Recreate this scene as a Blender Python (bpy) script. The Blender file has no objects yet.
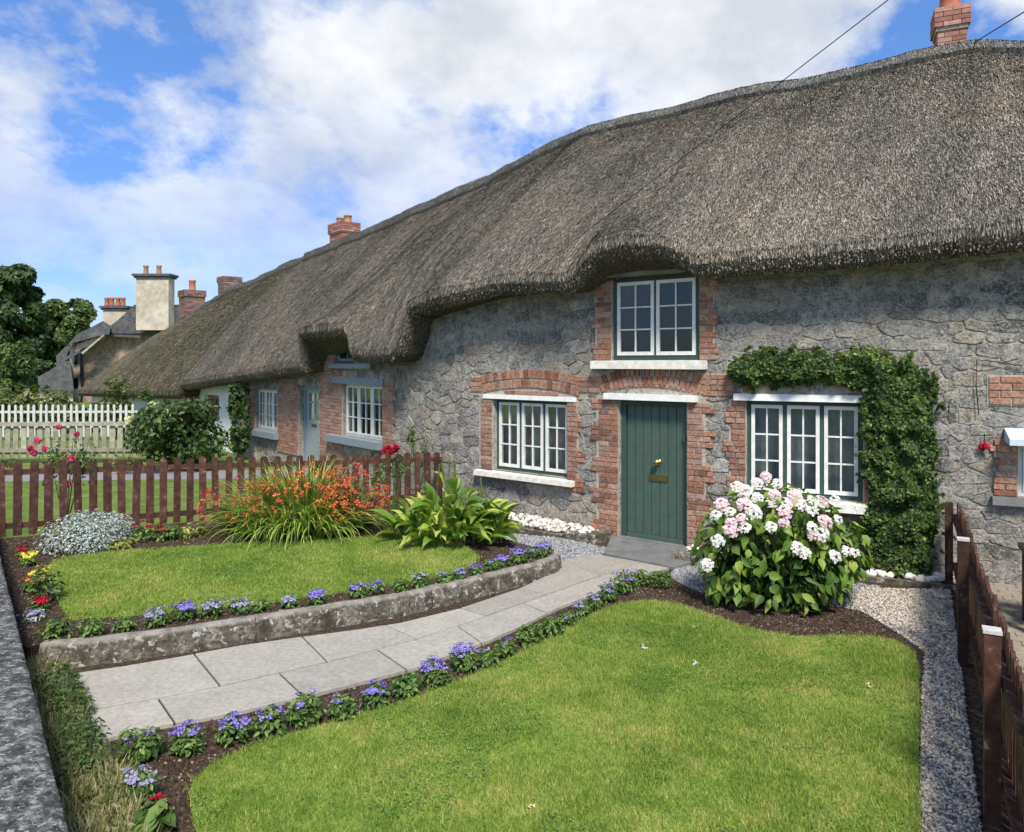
import bpy, math, random
import numpy as np
from mathutils import Vector, Matrix, noise
random.seed(7)
RNG = np.random.default_rng(11)
SC = bpy.context.scene
COL = SC.collection
# ------------------------------------------------------------ camera, sky, sun
F, HC, HY = 740.0, 2.45, 362.0            # focal length in pixels, eye height, horizon row
cam = bpy.data.objects.new('camera', bpy.data.cameras.new('camera'))
COL.objects.link(cam); SC.camera = cam
cam.location = (0, 0, HC); cam.rotation_euler = (math.radians(90), 0, 0)
cam.data.sensor_width = 36; cam.data.lens = 36 * F / 1024
cam.data.shift_y = (HY - 416) / 1024
cam.data.clip_start = 0.05; cam.data.clip_end = 4000
SUN_DIR = Vector((0.10, -0.66, 0.84)).normalized()
SUN_EL = math.asin(SUN_DIR.z); SUN_AZ = math.atan2(SUN_DIR.x, SUN_DIR.y)
sun = bpy.data.objects.new('sun', bpy.data.lights.new('sun', 'SUN'))
COL.objects.link(sun)
sun.data.energy = 3.4; sun.data.angle = math.radians(12); sun.data.color = (1.0, 0.93, 0.82)
sun.rotation_euler = SUN_DIR.to_track_quat('Z', 'Y').to_euler()
SC.view_settings.view_transform = 'Standard'; SC.view_settings.look = 'None'
SC.view_settings.exposure = 0.72; SC.view_settings.gamma = 1
SC.cycles.use_denoising = True
SC.cycles.max_bounces = 6; SC.cycles.transparent_max_bounces = 12

class N:                                   # tiny node-graph helper
    def __init__(s, tree): s.t = tree; s.n = tree.nodes; s.l = tree.links
    def new(s, typ, ins=None, **props):
        nd = s.n.new(typ)
        for k, v in props.items(): setattr(nd, k, v)
        for k, v in (ins or {}).items():
            sock = nd.inputs[k]
            if isinstance(v, bpy.types.NodeSocket): s.l.new(v, sock)
            else: sock.default_value = v
        return nd
    def math(s, op, a, b=0.0, c=None, clamp=False):
        d = {0: a, 1: b}
        if c is not None: d[2] = c
        return s.new('ShaderNodeMath', d, operation=op, use_clamp=clamp).outputs[0]
    def mix(s, fac, a, b, blend='MIX'):
        nd = s.n.new('ShaderNodeMix'); nd.data_type = 'RGBA'; nd.blend_type = blend
        for i, v in ((0, fac), (6, a), (7, b)):
            if isinstance(v, bpy.types.NodeSocket): s.l.new(v, nd.inputs[i])
            else: nd.inputs[i].default_value = v if i == 0 else (tuple(v) + (1,))[:4]
        return nd.outputs[2]
    def ramp(s, fac, stops, interp='LINEAR'):
        nd = s.n.new('ShaderNodeValToRGB'); cr = nd.color_ramp; cr.interpolation = interp
        while len(cr.elements) < len(stops): cr.elements.new(0.5)
        for e, (p, c) in zip(cr.elements, stops):
            e.position = p; e.color = (c, c, c, 1) if isinstance(c, (int, float)) else (tuple(c) + (1,))[:4]
        s.l.new(fac, nd.inputs[0]); return nd.outputs[0]
    def noise(s, scale, detail=4, rough=0.55, vec=None, dist=0.0):
        ins = {'Scale': scale, 'Detail': detail, 'Roughness': rough, 'Distortion': dist}
        if vec is not None: ins['Vector'] = vec
        return s.new('ShaderNodeTexNoise', ins).outputs['Fac']
    def vor(s, scale, vec=None, feature='F1', rnd=1.0):
        ins = {'Scale': scale, 'Randomness': rnd}
        if vec is not None: ins['Vector'] = vec
        return s.new('ShaderNodeTexVoronoi', ins, feature=feature)

world = bpy.data.worlds.new('World'); SC.world = world; world.use_nodes = True
w = N(world.node_tree); w.n.clear()
sky = w.new('ShaderNodeTexSky'); sky.sky_type = 'NISHITA'; sky.sun_disc = False
sky.sun_elevation = SUN_EL; sky.sun_rotation = SUN_AZ; sky.dust_density = 0.4; sky.ozone_density = 2.2; sky.air_density = 1.1
tc = w.new('ShaderNodeTexCoord').outputs['Generated']
sep = w.new('ShaderNodeSeparateXYZ', {0: tc})
zz = w.math('ADD', w.math('MAXIMUM', sep.outputs[2], 0.0), 0.42)
plane = w.new('ShaderNodeCombineXYZ', {0: w.math('DIVIDE', sep.outputs[0], zz), 1: w.math('DIVIDE', sep.outputs[1], zz), 2: 0.0}).outputs[0]
mp = w.new('ShaderNodeMapping', {'Vector': plane, 'Location': (14.38, 17.58, 0.0), 'Scale': (1.0, 0.85, 1.0)}).outputs[0]
big = w.noise(1.1, 2, 0.5, mp)
fine = w.noise(3.6, 12, 0.62, mp, 0.05)
cl = w.math('ADD', w.math('MULTIPLY', big, 0.62), w.math('MULTIPLY', fine, 0.42))
cover = w.ramp(cl, [(0.487, 0.0), (0.513, 0.40), (0.55, 0.88), (0.59, 1.0)])
shade = w.ramp(w.noise(3.4, 7, 0.58, w.new('ShaderNodeMapping', {'Vector': mp, 'Location': (0.35, 0.22, 0)}).outputs[0]), [(0.38, (7.4, 7.5, 7.7)), (0.62, (4.9, 5.2, 5.7))])
skyc = w.mix(1.0, sky.outputs[0], w.ramp(sep.outputs[2], [(0.0, (0.62, 0.76, 1.12)), (0.18, (0.55, 0.75, 1.20)), (0.45, (0.72, 1.02, 1.42))]), 'MULTIPLY')
low = w.ramp(sep.outputs[2], [(0.0, 0.35), (0.13, 0.42), (0.24, 0.8), (0.34, 1.0)])
colr = w.mix(w.math('MULTIPLY', cover, low), skyc, shade)
bg = w.new('ShaderNodeBackground', {'Color': colr, 'Strength': 0.085})
w.l.new(bg.outputs[0], w.new('ShaderNodeOutputWorld').inputs[0])

# ------------------------------------------------------------ object helpers
def link(o, parent=None):
    COL.objects.link(o)
    if parent is not None: o.parent = parent
    return o
def thing(name, label, cat, loc=(0, 0, 0), group=None):
    o = bpy.data.objects.new(name, None); o.empty_display_size = 0.2
    o.location = loc; o['label'] = label; o['category'] = cat
    if group: o['group'] = group
    return link(o)
def tag(o, label, cat, group=None):
    o['label'] = label; o['category'] = cat
    if group: o['group'] = group
    return o
def wloc(p):                                # world location of a (translation only) parent chain
    v = Vector((0, 0, 0))
    while p is not None: v += p.location; p = p.parent
    return v
def mesh_np(name, V, faces, mat, smooth=False, attr=None):
    """faces: list of equal-length index arrays (each an n x k array) or list of tuples"""
    me = bpy.data.meshes.new(name)
    if isinstance(faces, list) and (not faces or not isinstance(faces[0], np.ndarray)):
        me.from_pydata([tuple(v) for v in V], [], faces)
    else:
        if isinstance(faces, np.ndarray): faces = [faces]
        me.vertices.add(len(V)); me.vertices.foreach_set('co', np.asarray(V, dtype=np.float32).ravel())
        nl = sum(f.size for f in faces); nf = sum(len(f) for f in faces)
        me.loops.add(nl); me.polygons.add(nf)
        me.loops.foreach_set('vertex_index', np.concatenate([f.ravel() for f in faces]).astype(np.int32))
        st = []; p = 0
        for f in faces:
            st.append(p + np.arange(len(f)) * f.shape[1]); p += f.size
        me.polygons.foreach_set('loop_start', np.concatenate(st).astype(np.int32))
        me.update(calc_edges=True)
    if attr is not None:
        a = me.attributes.new('var', 'FLOAT', 'POINT'); a.data.foreach_set('value', np.asarray(attr, dtype=np.float32))
    if mat is not None: me.materials.append(mat)
    if smooth: me.shade_smooth()
    return me
def obj(name, V, faces, mat, parent=None, smooth=False, attr=None, label=None):
    """mesh given in WORLD coordinates, parented so that it stays there"""
    V = np.asarray(V, dtype=float).reshape(-1, 3)
    if parent is not None: V = V - np.array(wloc(parent))
    o = bpy.data.objects.new(name, mesh_np(name, V, faces, mat, smooth, attr))
    if label: o['label'] = label
    return link(o, parent)
def inst(name, me, loc, rot, parent=None, scale=(1, 1, 1)):
    o = bpy.data.objects.new(name, me)
    o.location = Vector(loc) - (wloc(parent) if parent is not None else Vector((0, 0, 0)))
    o.rotation_euler = rot; o.scale = scale
    return link(o, parent)
def struct(o): o['kind'] = 'structure'; return o
def stuff(o): o['kind'] = 'stuff'; return o
class MB:                                   # collects boxes, prisms and tubes into ONE mesh
    def __init__(s): s.v = []; s.f = []
    def add(s, vs, fs):
        n = len(s.v); s.v += [tuple(v) for v in vs]; s.f += [tuple(i + n for i in f) for f in fs]
    def box(s, o, ax, ay, az, x0, x1, y0, y1, z0, z1):
        o = Vector(o); P = [o + ax * x + ay * y + az * z for z in (z0, z1) for y in (y0, y1) for x in (x0, x1)]
        s.add(P, [(0, 2, 3, 1), (4, 5, 7, 6), (0, 1, 5, 4), (2, 6, 7, 3), (0, 4, 6, 2), (1, 3, 7, 5)])
    def prism(s, poly, z0, z1, bevel=0.0):
        n = len(poly); c = Vector((sum(p[0] for p in poly) / n, sum(p[1] for p in poly) / n))
        rings = [(poly, z0), (poly, z1 - bevel)]
        if bevel: rings.append(([tuple(Vector((p[0], p[1])) + (c - Vector((p[0], p[1]))).normalized() * bevel) for p in poly], z1))
        V = [(p[0], p[1], z) for r, z in rings for p in r]; Fc = []
        for k in range(len(rings) - 1):
            for i in range(n): j = (i + 1) % n; Fc.append((k * n + i, k * n + j, (k + 1) * n + j, (k + 1) * n + i))
        Fc.append(tuple((len(rings) - 1) * n + i for i in range(n)))
        Fc.append(tuple(reversed(range(n))))
        s.add(V, Fc)
    def tube(s, pts, rad, k=6):
        pts = [Vector(p) for p in pts]; n = len(pts)
        if not hasattr(rad, '__len__'): rad = [rad] * n
        V = []; Fc = []
        for i, p in enumerate(pts):
            d = (pts[min(i + 1, n - 1)] - pts[max(i - 1, 0)]).normalized()
            u = d.cross(Vector((0, 0, 1)));
            if u.length < 1e-3: u = d.cross(Vector((1, 0, 0)))
            u.normalize(); v = d.cross(u)
            for j in range(k):
                a = 2 * math.pi * j / k; V.append(p + (u * math.cos(a) + v * math.sin(a)) * rad[i])
        for i in range(n - 1):
            for j in range(k):
                m = (j + 1) % k; Fc.append((i * k + j, i * k + m, (i + 1) * k + m, (i + 1) * k + j))
        Fc.append(tuple(reversed(range(k)))); Fc.append(tuple((n - 1) * k + j for j in range(k)))
        s.add(V, Fc)
    def lathe(s, o, prof, k=14, axis=None):
        o = Vector(o); V = []; Fc = []
        A = (axis or Vector((0, 0, 1))).normalized(); U = A.orthogonal().normalized(); W_ = A.cross(U)
        for r, z in prof:
            for j in range(k):
                a = 2 * math.pi * j / k; V.append(o + A * z + (U * math.cos(a) + W_ * math.sin(a)) * r)
        for i in range(len(prof) - 1):
            for j in range(k):
                m = (j + 1) % k; Fc.append((i * k + j, i * k + m, (i + 1) * k + m, (i + 1) * k + j))
        Fc.append(tuple(reversed(range(k)))); Fc.append(tuple((len(prof) - 1) * k + j for j in range(k)))
        s.add(V, Fc)
    def build(s, name, mat, parent=None, smooth=False, label=None):
        return obj(name, s.v, s.f, mat, parent, smooth, None, label)

def cloud_mesh(C, U, Vv, Wn, tv, tf, var=None):
    """copies of a small template at centres C with axes U, V, W; returns verts, faces, attr"""
    tv = np.asarray(tv, float); n, k = len(C), len(tv)
    P = (C[:, None, :] + tv[None, :, 0:1] * U[:, None, :] + tv[None, :, 1:2] * Vv[:, None, :] + tv[None, :, 2:3] * Wn[:, None, :]).reshape(-1, 3)
    out = []
    for size in sorted({len(f) for f in tf}):
        a = np.array([f for f in tf if len(f) == size])
        out.append((a[None] + (np.arange(n) * k)[:, None, None]).reshape(-1, size))
    at = np.repeat(RNG.random(n) if var is None else var, k)
    return P, out, at
def unit(a): return a / np.maximum(np.linalg.norm(a, axis=1, keepdims=True), 1e-9)
def rand_dirs(n): return unit(RNG.normal(size=(n, 3)))
def frames(Nn, spin=None):
    """u, v perpendicular to the normals Nn, randomly spun"""
    a = rand_dirs(len(Nn)); u = unit(np.cross(a, Nn)); v = np.cross(Nn, u); return u, v
LEAF_V = [(-1, 0, 0), (-.45, .42, .10), (.35, .34, .06), (1, 0, -.12), (.35, -.34, .06), (-.45, -.42, .10), (0, 0, -.05)]
LEAF_F = [(0, 6, 1), (1, 6, 2), (2, 6, 3), (3, 6, 4), (4, 6, 5), (5, 6, 0)]
QLEAF_V = [(-1, 0, 0), (0, .5, .08), (1, 0, -.1), (0, -.5, .08)]
QLEAF_F = [(0, 1, 2), (0, 2, 3)]
STONE_V = [(1, .1, 0), (.2, 1, .1), (-1, -.1, 0), (-.1, -1, -.1), (0, 0, 1), (0, 0, -1)]
STONE_F = [(0, 1, 4), (1, 2, 4), (2, 3, 4), (3, 0, 4), (1, 0, 5), (2, 1, 5), (3, 2, 5), (0, 3, 5)]
PETAL_V = [(0, 0, 0), (.6, .42, .12), (1, .0, .05), (.6, -.42, .12)]

# ------------------------------------------------------------ materials
def mat(name, col, rough=0.8, var=0.0, vscale=8.0, bump=0.0, bscale=40.0, stops=None, spec=0.3, rand=0.0, trans=0.0, attr=False, metal=0.0, dist=0.02, rstops=None, detail=6, tscale=None, lime=0.0):
    m = bpy.data.materials.new(name); m.use_nodes = True; g = N(m.node_tree); b = g.n['Principled BSDF']
    geo = g.new('ShaderNodeNewGeometry').outputs['Position']
    if attr:
        fac = g.new('ShaderNodeAttribute', attribute_name='var').outputs['Fac']
        c = g.ramp(fac, stops)
    elif stops:
        c = g.ramp(g.noise(tscale or vscale, detail, 0.65, geo), stops)
    else: c = g.new('ShaderNodeRGB').outputs[0]; c.default_value = tuple(col or (1, 1, 1)) + (1,)
    if rstops:
        c = g.mix(0.75 if stops else 1.0, c, g.ramp(g.new('ShaderNodeObjectInfo').outputs['Random'], rstops))
    if var:
        f = g.ramp(g.noise(vscale * 1.7, 5, 0.6, geo), [(0.3, 1 - var), (0.7, 1 + var)])
        c = g.mix(1.0, c, f, 'MULTIPLY')
    if rand:
        r = g.new('ShaderNodeObjectInfo').outputs['Random']
        c = g.mix(1.0, c, g.ramp(r, [(0, 1 - rand), (1, 1 + rand)]), 'MULTIPLY')
    if lime: c = g.mix(g.math('MULTIPLY', g.ramp(g.noise(3.5, 8, 0.75, geo), [(0.50, 0.0), (0.62, 1.0)]), lime), c, (0.40, 0.34, 0.28)); c = g.mix(1.0, c, g.ramp(g.noise(28, 6, 0.7, geo), [(0.36, 0.55), (0.5, 1.0)]), 'MULTIPLY')
    g.l.new(c, b.inputs['Base Color']); b.inputs['Roughness'].default_value = rough
    b.inputs['Specular IOR Level'].default_value = spec; b.inputs['Metallic'].default_value = metal
    if bump:
        bn = g.new('ShaderNodeBump', {'Strength': bump, 'Distance': dist, 'Height': g.noise(bscale, 6, 0.65, geo)})
        g.l.new(bn.outputs[0], b.inputs['Normal'])
    if trans:
        tr = g.new('ShaderNodeBsdfTranslucent', {'Color': g.mix(1.0, c, (1.2, 1.25, 0.5), 'MULTIPLY')})
        mx = g.new('ShaderNodeMixShader', {0: trans}); g.l.new(b.outputs[0], mx.inputs[1]); g.l.new(tr.outputs[0], mx.inputs[2])
        g.l.new(mx.outputs[0], g.n['Material Output'].inputs[0])
    return m
M = {}
def stonewall(name, tint):
    """weathered grey limestone or mortar with lichen"""
    m = bpy.data.materials.new(name); m.use_nodes = True; g = N(m.node_tree); b = g.n['Principled BSDF']
    geo = g.new('ShaderNodeNewGeometry').outputs['Position']; rnd = g.new('ShaderNodeObjectInfo').outputs['Random']
    base = g.ramp(g.math('FRACT', g.math('ADD', rnd, g.new('ShaderNodeAttribute', attribute_name='var').outputs['Fac'])), tint)
    n1 = g.noise(9, 8, 0.72, geo); n2 = g.noise(38, 6, 0.7, geo); n3 = g.noise(1.6, 4, 0.6, geo)
    c = g.mix(1.0, base, g.ramp(n1, [(0.32, 0.40), (0.48, 0.88), (0.66, 1.42)]), 'MULTIPLY')
    c = g.mix(g.ramp(n2, [(0.52, 0.0), (0.60, 0.6)]), c, (0.56, 0.54, 0.49))
    c = g.mix(g.ramp(n2, [(0.36, 0.8), (0.46, 0.0)]), c, (0.055, 0.052, 0.045))
    c = g.mix(g.ramp(g.noise(4.5, 6, 0.7, geo), [(0.56, 0.0), (0.66, 0.6)]), c, (0.47, 0.45, 0.39))
    c = g.mix(g.ramp(n3, [(0.50, 0.0), (0.72, 0.5)]), c, (0.27, 0.24, 0.19))
    g.l.new(c, b.inputs['Base Color']); b.inputs['Roughness'].default_value = 0.92; b.inputs['Specular IOR Level'].default_value = 0.2
    h = g.math('ADD', g.math('MULTIPLY', g.noise(14, 8, 0.75, geo), 1.0), g.math('MULTIPLY', n2, 0.45))
    bn = g.new('ShaderNodeBump', {'Strength': 1.0, 'Distance': 0.05, 'Height': h}); g.l.new(bn.outputs[0], b.inputs['Normal'])
    return m
M['stone'] = stonewall('grey_limestone', [(0, (0.16, 0.155, 0.145)), (0.2, (0.26, 0.25, 0.23)), (0.42, (0.37, 0.355, 0.315)), (0.6, (0.31, 0.305, 0.29)), (0.75, (0.43, 0.39, 0.315)), (0.88, (0.33, 0.28, 0.225)), (1, (0.52, 0.50, 0.45))])
M['mortar'] = stonewall('lime_mortar', [(0, (0.44, 0.42, 0.37)), (1, (0.44, 0.42, 0.37))])
M['pale_mortar'] = stonewall('pale_lime_mortar', [(0, (0.36, 0.33, 0.28)), (1, (0.36, 0.33, 0.28))])
M['brick'] = mat('old_red_brick', None, lime=0.45, rough=0.9, var=0.35, vscale=16, bump=0.6, bscale=60, rand=0.12, rstops=[(0, (0.22, 0.10, 0.07)), (0.25, (0.33, 0.155, 0.095)), (0.5, (0.40, 0.20, 0.12)), (0.75, (0.33, 0.19, 0.14)), (0.9, (0.42, 0.27, 0.19)), (1, (0.20, 0.12, 0.095))], dist=0.012)
M['brick_attr'] = mat('brick_masonry', None, 0.9, 0.3, 14, 0.5, 60, attr=True, stops=[(0, (0.24, 0.12, 0.09)), (0.4, (0.34, 0.18, 0.13)), (0.7, (0.38, 0.24, 0.18)), (1, (0.26, 0.2, 0.17))], dist=0.012)
M['chimney_brick'] = mat('chimney_brick', None, 0.9, 0.25, 9, 0.5, 50, attr=True, stops=[(0, (0.22, 0.10, 0.08)), (0.5, (0.36, 0.17, 0.13)), (1, (0.46, 0.27, 0.21))])
M['dull_brick'] = mat('sooty_brick', None, 0.9, 0.3, 9, 0.5, 50, attr=True, stops=[(0, (0.12, 0.07, 0.06)), (0.5, (0.22, 0.13, 0.11)), (1, (0.28, 0.18, 0.15))])
M['brick_mortar'] = mat('brick_joint_mortar', (0.40, 0.36, 0.30), 0.95, 0.3, 12, 0.4, 60)
M['white'] = mat('white_paint', (0.74, 0.74, 0.70), 0.5, 0.12, 7, 0.05, 60)
M['cream'] = mat('cream_paint', (0.70, 0.68, 0.60), 0.6, 0.2, 7, 0.15, 50)
M['green'] = mat('dark_green_paint', (0.062, 0.102, 0.082), 0.5, 0.12, 6, 0.08, 80, spec=0.4)
M['dgreen'] = mat('frame_green_paint', (0.045, 0.082, 0.068), 0.5, 0.1, 6, 0.05, 80)
M['olive'] = mat('weathered_timber', None, 0.8, 0.2, 6, 0.2, 60, stops=[(0.3, (0.12, 0.12, 0.08)), (0.7, (0.27, 0.26, 0.19))], tscale=5)
M['bluegrey'] = mat('blue_grey_paint', (0.20, 0.24, 0.27), 0.6, 0.12, 8, 0.1, 50)
M['greydoor'] = mat('grey_green_door_paint', (0.27, 0.33, 0.32), 0.5, 0.1, 6)
M['brass'] = mat('brass', (0.42, 0.30, 0.12), 0.35, 0.2, 30, metal=1.0)
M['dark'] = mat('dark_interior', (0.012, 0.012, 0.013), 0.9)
M['curtain'] = mat('net_curtain', (0.46, 0.46, 0.48), 0.9, 0.25, 3.0)
M['darkcurtain'] = mat('dim_curtain', (0.012, 0.013, 0.015), 0.9, 0.3, 3.0)
M['render'] = mat('white_limewash', (0.70, 0.71, 0.70), 0.9, 0.12, 2.5, 0.3, 25)
M['darkred'] = mat('dark_red_paint', (0.10, 0.012, 0.012), 0.5)
M['rust'] = mat('pinkish_brown_paint', (0.26, 0.13, 0.11), 0.6, 0.15, 8)
M['terracotta'] = mat('terracotta', (0.42, 0.15, 0.085), 0.75, 0.2, 8, 0.1, 30)
M['buffpot'] = mat('buff_clay', (0.38, 0.22, 0.12), 0.8, 0.25, 8, 0.2, 30)
M['slab'] = mat('sandstone_slab', None, 0.75, 0.09, 2, 0.25, 35, stops=[(0.34, (0.275, 0.257, 0.222)), (0.5, (0.33, 0.31, 0.27)), (0.66, (0.385, 0.365, 0.32))], tscale=26.0, rand=0.09, dist=0.008)
M['joint'] = mat('dark_joint', (0.03, 0.028, 0.022), 0.95, 0.3, 10)
M['step'] = mat('slate_step', None, 0.6, 0.15, 6, 0.2, 30, stops=[(0.3, (0.12, 0.125, 0.125)), (0.7, (0.20, 0.205, 0.20))], tscale=4)
def concrete(name, lo, mid, hi, sc=1.0, top=None):
    m = bpy.data.materials.new(name); m.use_nodes = True; g = N(m.node_tree); b = g.n['Principled BSDF']
    geo = g.new('ShaderNodeNewGeometry').outputs['Position']
    a = g.noise(7 * sc, 8, 0.7, geo); f = g.noise(30 * sc, 6, 0.7, geo); v = g.noise(16 * sc, 4, 0.6, geo, 0.6)
    c = g.ramp(a, [(0.36, lo), (0.5, mid), (0.64, hi)])
    c = g.mix(g.ramp(f, [(0.42, 0.75), (0.5, 0.0)]), c, lo)
    c = g.mix(g.ramp(v, [(0.58, 0.0), (0.63, 0.8)]), c, (0.46, 0.46, 0.42))
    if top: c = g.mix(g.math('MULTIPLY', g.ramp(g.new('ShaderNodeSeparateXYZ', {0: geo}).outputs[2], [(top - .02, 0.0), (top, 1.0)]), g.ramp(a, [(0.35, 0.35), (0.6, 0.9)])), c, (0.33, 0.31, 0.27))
    g.l.new(c, b.inputs['Base Color']); b.inputs['Roughness'].default_value = 0.95; b.inputs['Specular IOR Level'].default_value = 0.15
    bn = g.new('ShaderNodeBump', {'Strength': 0.8, 'Distance': 0.02, 'Height': g.math('ADD', f, a)}); g.l.new(bn.outputs[0], b.inputs['Normal'])
    return m
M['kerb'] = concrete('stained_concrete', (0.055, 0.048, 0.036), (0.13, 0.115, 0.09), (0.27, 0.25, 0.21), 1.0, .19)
M['coping'] = concrete('lichened_coping', (0.035, 0.036, 0.035), (0.125, 0.127, 0.122), (0.38, 0.385, 0.36), 2.0)
def soilmat(name, a, b_, c_):
    return mat(name, None, 1.0, 0.2, 20, 0.9, 45, stops=[(0.35, a), (0.5, b_), (0.68, c_)], tscale=28, spec=0.1)
M['soil'] = soilmat('garden_soil', (0.030, 0.021, 0.015), (0.065, 0.047, 0.034), (0.12, 0.09, 0.065))
M['clump'] = mat('bark_and_soil_bits', None, 1.0, spec=0.1, attr=True, stops=[(0, (0.025, 0.017, 0.012)), (0.6, (0.07, 0.048, 0.035)), (0.93, (0.13, 0.095, 0.07)), (1, (0.30, 0.26, 0.20))])
M['gravel_base'] = mat('gravel_bed', None, 1.0, 0.2, 60, 0.8, 70, stops=[(0.35, (0.10, 0.095, 0.085)), (0.55, (0.27, 0.26, 0.235)), (0.7, (0.42, 0.41, 0.38))], tscale=60)
M['gravel'] = mat('limestone_gravel', None, 0.9, attr=True, stops=[(0, (0.12, 0.108, 0.09)), (0.3, (0.32, 0.28, 0.23)), (0.65, (0.50, 0.45, 0.375)), (1, (0.66, 0.60, 0.51))], spec=0.2)
M['blue_gravel'] = mat('grey_gravel', None, 0.9, attr=True, stops=[(0, (0.12, 0.12, 0.125)), (0.5, (0.29, 0.295, 0.31)), (1, (0.45, 0.45, 0.46))], spec=0.2)
M['pebble'] = mat('white_pebbles', None, 0.8, attr=True, stops=[(0, (0.42, 0.39, 0.34)), (0.4, (0.66, 0.63, 0.58)), (1, (0.8, 0.78, 0.74))], spec=0.2)
def grassmat(name, blades):
    m = bpy.data.materials.new(name); m.use_nodes = True; g = N(m.node_tree); b = g.n['Principled BSDF']
    geo = g.new('ShaderNodeNewGeometry').outputs['Position']
    patch = g.noise(1.15, 6, 0.68, geo); p2 = g.noise(7.5, 5, 0.7, geo)
    c = g.ramp(g.math('ADD', g.math('MULTIPLY', patch, 0.6), g.math('MULTIPLY', p2, 0.4)), [(0.38, (0.165, 0.275, 0.044)), (0.5, (0.27, 0.375, 0.070)), (0.62, (0.42, 0.445, 0.125))])
    if blades:
        at = g.new('ShaderNodeAttribute', attribute_name='var').outputs['Fac']
        c = g.mix(1.0, c, g.ramp(at, [(0, (0.50, 0.58, 0.5)), (0.5, (1.0, 1.0, 1.0)), (0.9, (1.3, 1.22, 1.25)), (0.95, (1.9, 1.45, 2.2))]), 'MULTIPLY')
    else: c = g.mix(1.0, c, g.ramp(g.noise(90, 3, 0.6, geo), [(0.3, 0.35), (0.7, 0.95)]), 'MULTIPLY')
    g.l.new(c, b.inputs['Base Color']); b.inputs['Roughness'].default_value = 0.75; b.inputs['Specular IOR Level'].default_value = 0.2
    if blades:
        tr = g.new('ShaderNodeBsdfTranslucent', {'Color': c}); mx = g.new('ShaderNodeMixShader', {0: 0.35})
        g.l.new(b.outputs[0], mx.inputs[1]); g.l.new(tr.outputs[0], mx.inputs[2]); g.l.new(mx.outputs[0], g.n['Material Output'].inputs[0])
    return m
M['lawn'] = grassmat('lawn_ground', False); M['blade'] = grassmat('grass_blades', True)
def leafmat(name, stops, trans=0.3, rough=0.5, spec=0.35): return mat(name, None, rough, attr=True, stops=stops, trans=trans, spec=spec)
M['climber'] = leafmat('climber_leaves', [(0, (0.016, 0.040, 0.010)), (0.45, (0.05, 0.10, 0.02)), (0.75, (0.13, 0.20, 0.035)), (1, (0.34, 0.38, 0.09))])
M['tree_leaf'] = leafmat('tree_leaves', [(0, (0.035, 0.07, 0.02)), (0.6, (0.09, 0.15, 0.04)), (1, (0.20, 0.26, 0.08))])
M['dark_leaf'] = leafmat('dark_tree_leaves', [(0, (0.022, 0.05, 0.016)), (0.6, (0.055, 0.10, 0.032)), (1, (0.12, 0.17, 0.055))])
M['shrub_leaf'] = leafmat('shrub_leaves', [(0, (0.020, 0.050, 0.012)), (0.6, (0.055, 0.11, 0.025)), (1, (0.16, 0.22, 0.06))])
M['weed'] = leafmat('weeds', [(0, (0.04, 0.07, 0.015)), (0.6, (0.11, 0.15, 0.035)), (1, (0.32, 0.28, 0.14))])
M['bedding_leaf'] = leafmat('bedding_leaves', [(0, (0.04, 0.09, 0.02)), (0.6, (0.105, 0.195, 0.04)), (1, (0.24, 0.33, 0.09))])
M['pale_leaf'] = leafmat('yellow_green_leaves', [(0, (0.10, 0.15, 0.03)), (0.6, (0.25, 0.28, 0.06)), (1, (0.5, 0.45, 0.12))])
M['silver_leaf'] = leafmat('silver_leaves', [(0, (0.16, 0.20, 0.17)), (0.5, (0.36, 0.41, 0.38)), (1, (0.58, 0.62, 0.59))], 0.15, 0.8)
M['strap'] = leafmat('strap_leaves', [(0, (0.07, 0.15, 0.025)), (0.5, (0.19, 0.31, 0.05)), (0.85, (0.42, 0.50, 0.10)), (1, (0.58, 0.48, 0.14))], 0.3)
M['hosta'] = leafmat('broad_leaves', [(0, (0.06, 0.13, 0.02)), (0.5, (0.14, 0.23, 0.035)), (1, (0.34, 0.40, 0.06))], 0.35)
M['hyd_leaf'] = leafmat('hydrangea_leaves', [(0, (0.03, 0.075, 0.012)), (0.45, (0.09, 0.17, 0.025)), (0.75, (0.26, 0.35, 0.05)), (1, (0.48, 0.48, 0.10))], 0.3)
M['hyd_obj'] = mat('hydrangea_leaf', None, 0.45, 0.2, 25, 0.25, 90, rstops=[(0, (0.05, 0.115, 0.02)), (0.4, (0.12, 0.215, 0.03)), (0.85, (0.25, 0.36, 0.055)), (1, (0.40, 0.44, 0.10))], trans=0.28, dist=0.004)
M['hosta_obj'] = mat('broad_leaf', None, 0.45, 0.2, 20, 0.2, 90, rstops=[(0, (0.08, 0.17, 0.03)), (0.5, (0.22, 0.34, 0.06)), (1, (0.52, 0.58, 0.13))], trans=0.35, dist=0.004)
def petal(name, stops): return mat(name, None, 0.65, attr=True, stops=stops, trans=0.2, spec=0.15)
M['p_purple'] = petal('purple_petals', [(0, (0.15, 0.11, 0.46)), (0.6, (0.27, 0.21, 0.66)), (1, (0.48, 0.42, 0.82))])
M['p_lav'] = petal('lavender_petals', [(0, (0.22, 0.20, 0.42)), (1, (0.50, 0.49, 0.68))])
M['p_orange'] = petal('orange_petals', [(0, (0.50, 0.09, 0.03)), (0.6, (0.66, 0.18, 0.055)), (1, (0.76, 0.34, 0.11))])
M['p_redorange'] = petal('red_orange_petals', [(0, (0.45, 0.06, 0.04)), (1, (0.68, 0.18, 0.10))])
M['p_red'] = petal('red_petals', [(0, (0.25, 0.004, 0.014)), (1, (0.55, 0.015, 0.05))])
M['p_pink'] = petal('deep_pink_petals', [(0, (0.42, 0.03, 0.10)), (1, (0.70, 0.12, 0.24))])
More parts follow.
